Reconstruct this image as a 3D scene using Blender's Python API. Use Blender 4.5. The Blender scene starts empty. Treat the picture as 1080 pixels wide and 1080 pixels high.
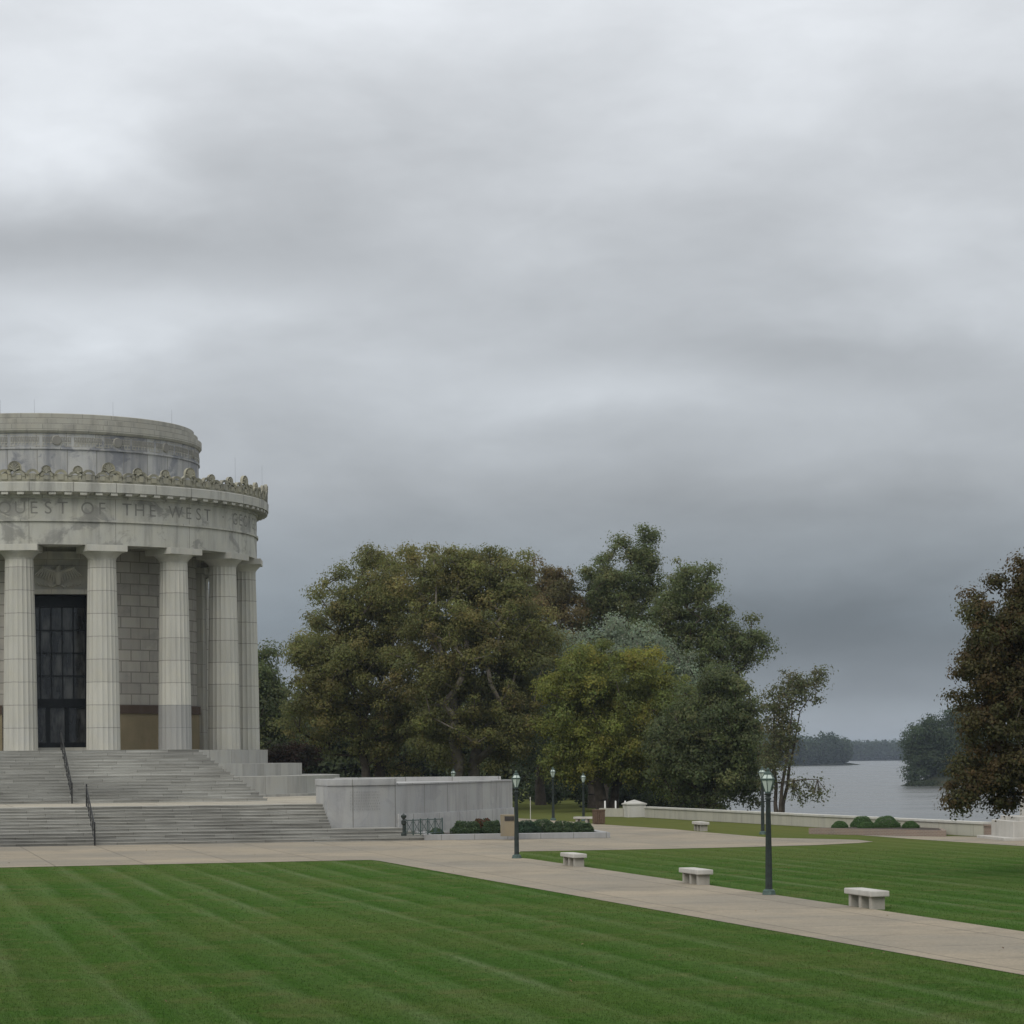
import bpy, bmesh, math, random
import numpy as np
from mathutils import Vector, Matrix
from mathutils.geometry import tessellate_polygon

random.seed(7); rng = np.random.default_rng(11)
S = bpy.context.scene
COL = S.collection
PI = math.pi
R_ = math.radians

# ------------------------------------------------------------------ camera model
F = 2800.0; HX, HY = 540.0, 797.0; RHO = 0.0085; CH = 4.0
cr, sr = math.cos(RHO), math.sin(RHO)
def unroll(x, y):
    dx, dy = x-HX, y-HY
    return dx*cr-dy*sr, dx*sr+dy*cr
def at(x, y, Z):                       # a point of the photograph at depth Z, in world metres
    a, b = unroll(x, y)
    return Vector((a/F*Z, Z, CH-b/F*Z))
def gp(x, y, z=0.0):                   # the point of a level plane seen there
    a, b = unroll(x, y)
    return at(x, y, F*(CH-z)/b)

cam = bpy.data.cameras.new('camera'); camo = bpy.data.objects.new('camera', cam); COL.objects.link(camo)
cam.sensor_width = 36; cam.lens = 36*F/1080; cam.shift_y = (HY-540)/1080
cam.clip_start = 0.5; cam.clip_end = 20000
M = Matrix(((cr, sr, 0, 0), (0, 0, -1, 0), (-sr, cr, 0, CH), (0, 0, 0, 1)))
camo.matrix_world = M
S.camera = camo

# building axes: C centre of the rotunda, U along its front, Wd outwards down the steps
C0 = Vector((-28.82, 165.15, 0)); AX = R_(13.65)
U = Vector((math.cos(AX), math.sin(AX), 0)); Wd = Vector((math.sin(AX), -math.cos(AX), 0))
def ab(a, b, z=0.0):
    p = C0+U*a+Wd*b
    return Vector((p.x, p.y, z))

# ------------------------------------------------------------------ materials
def newmat(name):
    m = bpy.data.materials.new(name); m.use_nodes = True
    nt = m.node_tree; nt.nodes.clear()
    return m, nt
class N:
    """small helper round a node tree"""
    def __init__(s, nt): s.nt = nt
    def n(s, typ, **kw):
        x = s.nt.nodes.new(typ)
        for k, v in kw.items(): setattr(x, k, v)
        return x
    def l(s, a, b): s.nt.links.new(a, b)
    def val(s, sock, v):
        if isinstance(v, bpy.types.NodeSocket): s.l(v, sock)
        else: sock.default_value = v
    def math(s, op, a, b=0.0, c=0.0, clamp=False):
        x = s.n('ShaderNodeMath', operation=op, use_clamp=clamp)
        for i, v in enumerate((a, b, c)): s.val(x.inputs[i], v)
        return x.outputs[0]
    def noise(s, vec, scale, detail=4, rough=0.55, dist=0.0):
        x = s.n('ShaderNodeTexNoise')
        if vec is not None: s.l(vec, x.inputs['Vector'])
        x.inputs['Scale'].default_value = scale; x.inputs['Detail'].default_value = detail
        x.inputs['Roughness'].default_value = rough; x.inputs['Distortion'].default_value = dist
        return x.outputs[0]
    def ramp(s, fac, stops):
        x = s.n('ShaderNodeValToRGB'); e = x.color_ramp.elements
        while len(e) < len(stops): e.new(0.5)
        for i, (p, c) in enumerate(stops):
            e[i].position = p
            e[i].color = (c, c, c, 1) if isinstance(c, (int, float)) else (*c, 1)
        s.l(fac, x.inputs[0]); return x.outputs[0]
    def mix(s, fac, a, b, blend='MIX'):
        x = s.n('ShaderNodeMix', data_type='RGBA', blend_type=blend)
        s.val(x.inputs[0], fac)
        for i, v in ((6, a), (7, b)):
            if isinstance(v, bpy.types.NodeSocket): s.l(v, x.inputs[i])
            else: x.inputs[i].default_value = (*v, 1)
        return x.outputs[2]
    def mapping(s, vec, scale=(1, 1, 1), loc=(0, 0, 0), rot=(0, 0, 0)):
        x = s.n('ShaderNodeMapping'); s.l(vec, x.inputs[0])
        x.inputs['Scale'].default_value = scale; x.inputs['Location'].default_value = loc; x.inputs['Rotation'].default_value = rot
        return x.outputs[0]
    def bump(s, h, strength=0.3, dist=0.02):
        x = s.n('ShaderNodeBump'); s.l(h, x.inputs['Height'])
        x.inputs['Strength'].default_value = strength; x.inputs['Distance'].default_value = dist
        return x.outputs[0]
    def out(s, col, rough=0.8, normal=None, spec=0.3, metal=0.0, **kw):
        p = s.n('ShaderNodeBsdfPrincipled'); o = s.n('ShaderNodeOutputMaterial')
        if isinstance(col, bpy.types.NodeSocket): s.l(col, p.inputs['Base Color'])
        else: p.inputs['Base Color'].default_value = (*col, 1)
        s.val(p.inputs['Roughness'], rough); p.inputs['Specular IOR Level'].default_value = spec
        p.inputs['Metallic'].default_value = metal
        for k, v in kw.items(): s.val(p.inputs[k], v)
        if normal is not None: s.l(normal, p.inputs['Normal'])
        s.l(p.outputs[0], o.inputs[0]); return p
    def pos(s): return s.n('ShaderNodeNewGeometry').outputs['Position']
    def uv(s): return s.n('ShaderNodeTexCoord').outputs['UV']
    def obj(s): return s.n('ShaderNodeTexCoord').outputs['Object']

def stone_mat(name, base, var=0.12, stain=0.5, stain_col=(0.13, 0.13, 0.125), brick=None, joint=(0.17, 0.165, 0.15), joint_w=0.025,
              ring=None, dark_below=None, block_var=0.0, warm=(0.44, 0.41, 0.33), offset=0.5, blotch=0.0):
    """weathered granite; brick=(length, height) draws block joints in the metre-scaled UVs; ring = drum height of a column"""
    m, nt = newmat(name); k = N(nt)
    p = k.pos(); ob = k.obj()
    fine = k.noise(ob, 55, 3, 0.7)
    mid = k.noise(ob, 1.3, 5, 0.6)
    big = k.noise(ob, 0.35, 3, 0.5)
    streak = k.noise(k.mapping(p, (1.6, 1.6, 0.22)), 1.0, 5, 0.62)
    c = k.mix(k.ramp(mid, [(0.3, 0.0), (0.75, 1.0)]), base, warm)
    c = k.mix(k.math('MULTIPLY', k.ramp(streak, [(0.47, 0.0), (0.68, 1.0)]), stain), c, stain_col)
    c = k.mix(k.math('MULTIPLY', k.ramp(big, [(0.5, 0.0), (0.72, 1.0)]), stain*0.7), c, tuple(0.6*x for x in base))
    if blotch:
        bl = k.noise(k.mapping(p, (0.55, 0.55, 0.8)), 1.0, 6, 0.62, 0.6)
        c = k.mix(k.math('MULTIPLY', k.ramp(bl, [(0.53, 0.0), (0.60, 1.0)]), blotch), c, stain_col)
    g = k.ramp(fine, [(0.25, 1-var), (0.75, 1+var)])
    c = k.mix(1.0, c, g, 'MULTIPLY')
    h = fine
    if brick:
        b = k.n('ShaderNodeTexBrick'); k.l(k.uv(), b.inputs['Vector'])
        b.offset = offset; b.inputs['Scale'].default_value = 1
        b.inputs['Brick Width'].default_value = brick[0]; b.inputs['Row Height'].default_value = brick[1]
        b.inputs['Mortar Size'].default_value = joint_w; b.inputs['Mortar Smooth'].default_value = 0.2
        b.inputs['Color1'].default_value = (1-block_var, 1-block_var, 1-block_var*0.9, 1)
        b.inputs['Color2'].default_value = (1+block_var, 1+block_var, 1+block_var, 1)
        b.inputs['Mortar'].default_value = (1, 1, 1, 1); b.inputs['Bias'].default_value = 0.0
        c = k.mix(1.0, c, b.outputs['Color'], 'MULTIPLY')
        c = k.mix(k.math('MULTIPLY', b.outputs['Fac'], 0.85), c, joint)
        h = k.math('SUBTRACT', k.math('MULTIPLY', fine, 0.15), b.outputs['Fac'])
    if ring:
        sx = k.n('ShaderNodeSeparateXYZ'); k.l(ob, sx.inputs[0])
        zz = k.math('ADD', sx.outputs[2], k.math('MULTIPLY', k.noise(ob, 3, 2), 0.05))
        fr = k.math('FRACT', k.math('DIVIDE', zz, ring))
        jj = k.math('LESS_THAN', fr, 0.032)
        c = k.mix(k.math('MULTIPLY', jj, 0.75), c, joint)
        cell = k.math('FLOOR', k.math('DIVIDE', sx.outputs[2], ring))
        info = k.n('ShaderNodeObjectInfo')
        wn = k.n('ShaderNodeTexWhiteNoise', noise_dimensions='2D')
        cv = k.n('ShaderNodeCombineXYZ'); k.l(cell, cv.inputs[0]); k.l(k.math('MULTIPLY', info.outputs['Random'], 77.0), cv.inputs[1]); k.l(cv.outputs[0], wn.inputs['Vector'])
        c = k.mix(1.0, c, k.ramp(wn.outputs[0], [(0, 0.9), (1, 1.07)]), 'MULTIPLY')
        if dark_below:
            c = k.mix(k.math('MULTIPLY', k.math('LESS_THAN', sx.outputs[2], dark_below), 0.62), c, (0.20, 0.205, 0.21))
    k.out(c, 0.85, k.bump(h, 0.35, 0.012), spec=0.25)
    return m

MAT = {}
ST = (0.39, 0.39, 0.355)
MAT['column'] = stone_mat('column_granite', (0.435, 0.43, 0.39), ring=1.322, stain=0.22, warm=(0.46, 0.445, 0.375))
MAT['column_grey'] = stone_mat('column_granite_greyed', (0.435, 0.43, 0.39), ring=1.322, stain=0.22, dark_below=2.66, warm=(0.46, 0.445, 0.375))
MAT['stone'] = stone_mat('pale_granite', ST, stain=0.32, brick=(1.9, 1.4), joint_w=0.012)
MAT['ent'] = stone_mat('entablature_granite', (0.42, 0.42, 0.38), stain=0.4, brick=(5.0, 40.0), joint_w=0.02, blotch=0.5, block_var=0.08, warm=(0.43, 0.42, 0.35))
MAT['cornice'] = stone_mat('cornice_granite', (0.43, 0.43, 0.395), stain=0.5, brick=(2.5, 40.0), joint_w=0.03, warm=(0.43, 0.42, 0.36))
MAT['crest'] = stone_mat('cresting_stone', (0.30, 0.295, 0.245), stain=0.7, warm=(0.33, 0.305, 0.21))
MAT['drum'] = stone_mat('drum_granite', (0.34, 0.345, 0.34), stain=0.75, stain_col=(0.15, 0.158, 0.175), brick=(1.75, 40), joint_w=0.025, blotch=0.75, warm=(0.335, 0.33, 0.30), block_var=0.16, offset=0.0)
MAT['attic'] = stone_mat('attic_granite', (0.36, 0.355, 0.315), stain=0.45, warm=(0.35, 0.335, 0.28), brick=(1.8, 0.36), joint_w=0.016)
MAT['cella'] = stone_mat('cella_ashlar', (0.37, 0.355, 0.315), stain=0.2, warm=(0.38, 0.355, 0.30), brick=(1.36, 0.655), joint_w=0.035, joint=(0.185, 0.175, 0.155), block_var=0.13, blotch=0.2)
MAT['steps_old'] = stone_mat('step_granite', (0.33, 0.33, 0.295), stain=0.75, stain_col=(0.125, 0.12, 0.105), brick=(2.1, 3.1), joint_w=0.012, block_var=0.14, warm=(0.36, 0.34, 0.28))
def step_mat(name, lo, hi, rise=0.1445, z0=0.0):
    m, nt = newmat(name); k = N(nt)
    uvm = k.mapping(k.uv(), (0.35, 7.0, 1)); fine = k.noise(k.obj(), 40, 3, 0.7)
    n1 = k.noise(uvm, 1.0, 5, 0.65); n2 = k.noise(k.mapping(k.obj(), (0.12, 0.12, 0.5)), 1.0, 4, 0.6)
    c = k.mix(k.ramp(n1, [(0.35, 0.0), (0.65, 1.0)]), lo, hi)
    c = k.mix(1.0, c, k.ramp(n2, [(0.3, 0.68), (0.7, 1.24)]), 'MULTIPLY')
    c = k.mix(1.0, c, k.ramp(fine, [(0.25, 0.86), (0.75, 1.14)]), 'MULTIPLY')
    b = k.n('ShaderNodeTexBrick'); k.l(k.mapping(k.uv(), (1, 1, 1), (0, -z0, 0)), b.inputs['Vector']); b.offset = 0.37; b.inputs['Scale'].default_value = 1
    b.inputs['Brick Width'].default_value = 2.3; b.inputs['Row Height'].default_value = rise; b.inputs['Mortar Size'].default_value = 0.014
    b.inputs['Color1'].default_value = (0.8, 0.8, 0.79, 1); b.inputs['Color2'].default_value = (1.16, 1.16, 1.15, 1); b.inputs['Mortar'].default_value = (0.6, 0.59, 0.57, 1)
    c = k.mix(1.0, c, b.outputs['Color'], 'MULTIPLY')
    k.out(c, 0.85, k.bump(fine, 0.3, 0.01), spec=0.25); return m
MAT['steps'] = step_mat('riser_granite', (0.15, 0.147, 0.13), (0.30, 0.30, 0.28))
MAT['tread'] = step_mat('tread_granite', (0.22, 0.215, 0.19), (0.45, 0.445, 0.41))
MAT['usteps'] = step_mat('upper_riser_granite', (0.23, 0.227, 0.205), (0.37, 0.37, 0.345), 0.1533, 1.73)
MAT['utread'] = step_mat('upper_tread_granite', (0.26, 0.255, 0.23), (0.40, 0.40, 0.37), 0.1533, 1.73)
MAT['wing'] = stone_mat('wing_granite', (0.36, 0.365, 0.36), stain=0.45, stain_col=(0.20, 0.20, 0.205), brick=(2.6, 6.2), joint_w=0.03, blotch=0.22, warm=(0.375, 0.37, 0.345), block_var=0.05)
MAT['podium'] = stone_mat('podium_granite', (0.36, 0.36, 0.335), stain=0.3, brick=(2.1, 5.6), joint_w=0.015, block_var=0.07, warm=(0.36, 0.35, 0.305))
MAT['bench'] = stone_mat('bench_limestone', (0.47, 0.455, 0.42), stain=0.3, warm=(0.43, 0.41, 0.365))
MAT['benchleg'] = stone_mat('bench_leg_stone', (0.34, 0.325, 0.285), stain=0.4, warm=(0.34, 0.31, 0.26))
MAT['rwall'] = stone_mat('beige_concrete', (0.40, 0.39, 0.33), stain=0.25, brick=(3.6, 5), joint_w=0.02, joint=(0.2, 0.19, 0.16), warm=(0.39, 0.375, 0.305))
MAT['coping'] = stone_mat('pale_coping', (0.49, 0.485, 0.45), stain=0.25, warm=(0.46, 0.445, 0.385))
MAT['kerb'] = stone_mat('kerb_granite', (0.31, 0.315, 0.315), stain=0.25, warm=(0.31, 0.305, 0.29), brick=(1.6, 3), joint_w=0.02)
MAT['plaquestone'] = stone_mat('tan_stone', (0.25, 0.215, 0.15), stain=0.3, warm=(0.21, 0.17, 0.11))
MAT['dado'] = stone_mat('brown_marble', (0.22, 0.185, 0.11), stain=0.2, stain_col=(0.12, 0.09, 0.05), warm=(0.26, 0.21, 0.13))
MAT['dado_dark'] = stone_mat('dark_marble', (0.085, 0.06, 0.045), stain=0.2, warm=(0.1, 0.07, 0.05))
MAT['letter'] = stone_mat('carved_letter_shade', (0.195, 0.192, 0.175), stain=0.3, warm=(0.215, 0.21, 0.185))  # weathered tone, with the shade of cut letters put into the colour
MAT['faint'] = stone_mat('weathered_carving', (0.235, 0.235, 0.23), stain=0.1, warm=(0.245, 0.24, 0.23))

def plain(name, col, rough=0.7, var=0.15, scale=6.0, metal=0.0, spec=0.3, col2=None):
    m, nt = newmat(name); k = N(nt)
    n = k.noise(k.obj(), scale, 5, 0.6)
    c2 = col2 or tuple(x*(1-var*2) for x in col)
    c = k.mix(k.ramp(n, [(0.35, 0.0), (0.7, 1.0)]), col, c2)
    k.out(c, rough, k.bump(k.noise(k.obj(), scale*6, 3), 0.15, 0.01), spec=spec, metal=metal)
    return m
MAT['bronze'] = plain('dark_bronze', (0.022, 0.026, 0.024), 0.5, 0.2, 5, 0.2, 0.3, (0.036, 0.05, 0.044))
MAT['verdigris'] = plain('verdigris_bronze', (0.075, 0.115, 0.1), 0.6, 0.2, 9, 0.1, 0.3, (0.04, 0.06, 0.054))
MAT['iron'] = plain('dark_iron', (0.022, 0.022, 0.021), 0.55, 0.2, 9, 0.2)
MAT['iron_green'] = plain('green_iron', (0.075, 0.11, 0.10), 0.55, 0.2, 9, 0.1)
MAT['doorframe'] = plain('black_bronze_door', (0.014, 0.016, 0.017), 0.35, 0.2, 4, 0.4)
MAT['brick'] = stone_mat('planter_brick', (0.175, 0.135, 0.108), stain=0.3, brick=(0.22, 0.075), joint_w=0.012, joint=(0.28, 0.25, 0.21), warm=(0.24, 0.17, 0.13))
MAT['wood'] = plain('weathered_wood', (0.13, 0.085, 0.055), 0.8, 0.2, 12)
MAT['white'] = plain('white_paint', (0.75, 0.75, 0.72), 0.6, 0.05, 6)
MAT['plaque'] = plain('dark_plaque', (0.06, 0.055, 0.05), 0.4, 0.2, 10, 0.3)
MAT['soil'] = plain('mulch', (0.05, 0.037, 0.026), 0.95, 0.2, 14)
MAT['mud'] = plain('river_mud', (0.08, 0.07, 0.05), 0.95, 0.2, 1)

def glass_lamp():
    m, nt = newmat('frosted_lamp_glass'); k = N(nt)
    k.out((0.46, 0.53, 0.48), 0.3, None, spec=0.5)
    return m
MAT['lampglass'] = glass_lamp()
def door_glass():
    m, nt = newmat('door_glass'); k = N(nt)
    gn = k.noise(k.mapping(k.obj(), (1.6, 1.6, 0.45)), 1.0, 4, 0.6)
    k.out(k.mix(k.ramp(gn, [(0.42, 0.0), (0.62, 1.0)]), (0.012, 0.013, 0.013), (0.085, 0.086, 0.08)), 0.06, k.bump(gn, 0.1, 0.05), spec=0.6)  # pale streaks in the base colour stand in for reflections in the panes
    return m
MAT['doorglass'] = door_glass()

def stripes_node(k, p):
    """grass colour in world coordinates: mown bands along the axis of the memorial, dry patches"""
    mp = k.mapping(p, (1, 1, 1), (0, 0, 0), (0, 0, -AX))     # x = along the front, y = down the axis
    sx = k.n('ShaderNodeSeparateXYZ'); k.l(mp, sx.inputs[0])
    wob = k.noise(k.mapping(mp, (0.35, 0.02, 0.5)), 1.0, 2)
    a = k.math('ADD', sx.outputs[0], k.math('MULTIPLY', wob, 0.9))
    st_i = k.math('DIVIDE', a, 1.48); fr = k.math('FRACT', st_i); cell = k.math('FLOOR', st_i)
    wn = k.n('ShaderNodeTexWhiteNoise', noise_dimensions='1D'); k.l(cell, wn.inputs['W'])
    band = k.math('MULTIPLY', k.ramp(fr, [(0.0, 0.75), (0.16, 0.0), (0.45, 0.35), (0.8, 0.6), (1.0, 0.75)]), k.ramp(wn.outputs[0], [(0, 0.55), (1, 1.15)]))
    brk = k.noise(k.mapping(mp, (0.6, 0.09, 1), (7, 3, 0)), 1.0, 4, 0.6)
    line = k.math('MULTIPLY', k.ramp(fr, [(0.0, 1.0), (0.22, 0.0), (0.72, 0.0), (1.0, 1.0)]), k.ramp(brk, [(0.40, 0.0), (0.62, 1.0)]))
    fine_s = k.noise(k.mapping(mp, (2.4, 0.03, 1)), 1.0, 3, 0.6)
    big = k.noise(p, 0.11, 4, 0.6); mid = k.noise(p, 0.7, 4, 0.6); sm = k.noise(p, 5.0, 4, 0.7); tiny = k.noise(p, 38.0, 3, 0.7)
    c = k.mix(band, (0.044, 0.092, 0.019), (0.092, 0.146, 0.045))
    c = k.mix(k.math('MULTIPLY', line, 0.62), c, (0.142, 0.18, 0.09))
    c = k.mix(k.math('MULTIPLY', k.ramp(fine_s, [(0.40, 0.0), (0.62, 1.0)]), 0.6), c, (0.045, 0.105, 0.017))
    c = k.mix(k.math('MULTIPLY', k.ramp(big, [(0.45, 0.0), (0.65, 1.0)]), 0.38), c, (0.102, 0.120, 0.038))
    c = k.mix(k.math('MULTIPLY', k.ramp(mid, [(0.50, 0.0), (0.70, 1.0)]), 0.55), c, (0.12, 0.124, 0.05))
    c = k.mix(1.0, c, k.ramp(sm, [(0.25, 0.72), (0.75, 1.28)]), 'MULTIPLY')
    c = k.mix(1.0, c, k.ramp(tiny, [(0.25, 0.8), (0.75, 1.2)]), 'MULTIPLY')
    sp = k.n('ShaderNodeSeparateXYZ'); k.l(p, sp.inputs[0])
    far = k.n('ShaderNodeMapRange'); k.l(sp.outputs[1], far.inputs[0]); far.inputs[1].default_value = 92; far.inputs[2].default_value = 138
    dry = k.mix(k.ramp(mid, [(0.3, 0.0), (0.7, 1.0)]), (0.13, 0.128, 0.045), (0.10, 0.115, 0.036))
    c = k.mix(k.math('MULTIPLY', far.outputs[0], 0.85), c, dry)
    low = k.n('ShaderNodeMapRange'); k.l(sp.outputs[2], low.inputs[0]); low.inputs[1].default_value = -0.4; low.inputs[2].default_value = -1.5
    c = k.mix(low.outputs[0], c, (0.038, 0.042, 0.026))
    return c
def grass_mat():
    m, nt = newmat('mown_grass'); k = N(nt); p = k.pos()
    c = stripes_node(k, p)
    k.out(c, 1.0, k.bump(k.noise(p, 45, 3, 0.7), 0.7, 0.05), spec=0.0)
    return m
MAT['grass'] = grass_mat()
def blade_mat():
    m, nt = newmat('grass_blade'); k = N(nt); p = k.pos()
    c = stripes_node(k, p)
    d = k.n('ShaderNodeBsdfDiffuse'); t = k.n('ShaderNodeBsdfTranslucent'); x = k.n('ShaderNodeMixShader'); o = k.n('ShaderNodeOutputMaterial')
    k.l(c, d.inputs[0]); k.l(c, t.inputs[0]); x.inputs[0].default_value = 0.35
    k.l(d.outputs[0], x.inputs[1]); k.l(t.outputs[0], x.inputs[2]); k.l(x.outputs[0], o.inputs[0])
    return m
MAT['blade'] = blade_mat()

def paving_mat(name, base, base2, jointed=True):
    m, nt = newmat(name); k = N(nt); p = k.pos()
    big = k.noise(p, 0.16, 4, 0.6); mid = k.noise(p, 1.1, 5, 0.65); peb = k.noise(p, 42, 3, 0.75)
    c = k.mix(k.ramp(big, [(0.4, 0.0), (0.62, 1.0)]), base, base2)
    c = k.mix(k.math('MULTIPLY', k.ramp(mid, [(0.5, 0.0), (0.75, 1.0)]), 0.5), c, tuple(x*0.72 for x in base))
    c = k.mix(1.0, c, k.ramp(peb, [(0.25, 0.62), (0.75, 1.38)]), 'MULTIPLY')
    c = k.mix(1.0, c, k.ramp(k.noise(p, 9, 4, 0.75), [(0.3, 0.82), (0.7, 1.16)]), 'MULTIPLY')
    stn = k.noise(p, 0.35, 6, 0.68, 0.8)
    c = k.mix(k.math('MULTIPLY', k.ramp(stn, [(0.52, 0.0), (0.66, 1.0)]), 0.45), c, (0.15, 0.132, 0.1))
    if jointed:
        b = k.n('ShaderNodeTexBrick'); k.l(k.mapping(p, (1, 1, 1), (0, 0, 0), (0, 0, -AX)), b.inputs['Vector'])
        b.offset = 0; b.inputs['Scale'].default_value = 1
        b.inputs['Brick Width'].default_value = 3.4; b.inputs['Row Height'].default_value = 3.4; b.inputs['Mortar Size'].default_value = 0.035
        b.inputs['Color1'].default_value = (0.93, 0.93, 0.93, 1); b.inputs['Color2'].default_value = (1.05, 1.04, 1.03, 1); b.inputs['Mortar'].default_value = (0.62, 0.61, 0.6, 1)
        c = k.mix(1.0, c, b.outputs['Color'], 'MULTIPLY')
    k.out(c, 0.88, k.bump(peb, 0.5, 0.01), spec=0.25)
    return m
MAT['paving'] = paving_mat('aggregate_paving', (0.28, 0.24, 0.175), (0.22, 0.198, 0.155))
MAT['landing'] = paving_mat('landing_paving', (0.36, 0.33, 0.26), (0.33, 0.305, 0.25))

def water_mat():
    m, nt = newmat('river_water'); k = N(nt); p = k.pos()
    n1 = k.noise(k.mapping(p, (0.5, 1.4, 1)), 0.9, 4, 0.6); n2 = k.noise(k.mapping(p, (0.06, 0.05, 1)), 1, 3, 0.5)
    h = k.math('ADD', k.math('MULTIPLY', n1, 0.6), n2)
    rg = k.ramp(k.noise(k.mapping(p, (0.012, 0.05, 1), (0, 0, 0), (0, 0, 0.2)), 1.0, 4, 0.6), [(0.4, 0.2), (0.65, 0.32)])
    k.out((0.085, 0.09, 0.085), rg, k.bump(h, 0.22, 0.3), spec=0.5, IOR=1.33)
    return m
MAT['water'] = water_mat()

def leaf_mat(name, rough=0.6):
    m, nt = newmat(name); k = N(nt)
    at_ = k.n('ShaderNodeAttribute', attribute_name='tint'); c = at_.outputs['Color']
    p = k.n('ShaderNodeBsdfPrincipled'); t = k.n('ShaderNodeBsdfTranslucent'); x = k.n('ShaderNodeMixShader'); o = k.n('ShaderNodeOutputMaterial')
    k.l(c, p.inputs['Base Color']); p.inputs['Roughness'].default_value = rough; p.inputs['Specular IOR Level'].default_value = 0.2
    k.l(c, t.inputs[0]); x.inputs[0].default_value = 0.53
    k.l(p.outputs[0], x.inputs[1]); k.l(t.outputs[0], x.inputs[2]); k.l(x.outputs[0], o.inputs[0])
    return m
MAT['leaf'] = leaf_mat('leaf')
MAT['bark'] = plain('bark', (0.085, 0.07, 0.055), 0.95, 0.25, 3)
MAT['bark_pale'] = plain('pale_bark', (0.19, 0.17, 0.14), 0.95, 0.25, 2, col2=(0.09, 0.075, 0.06))

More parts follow.
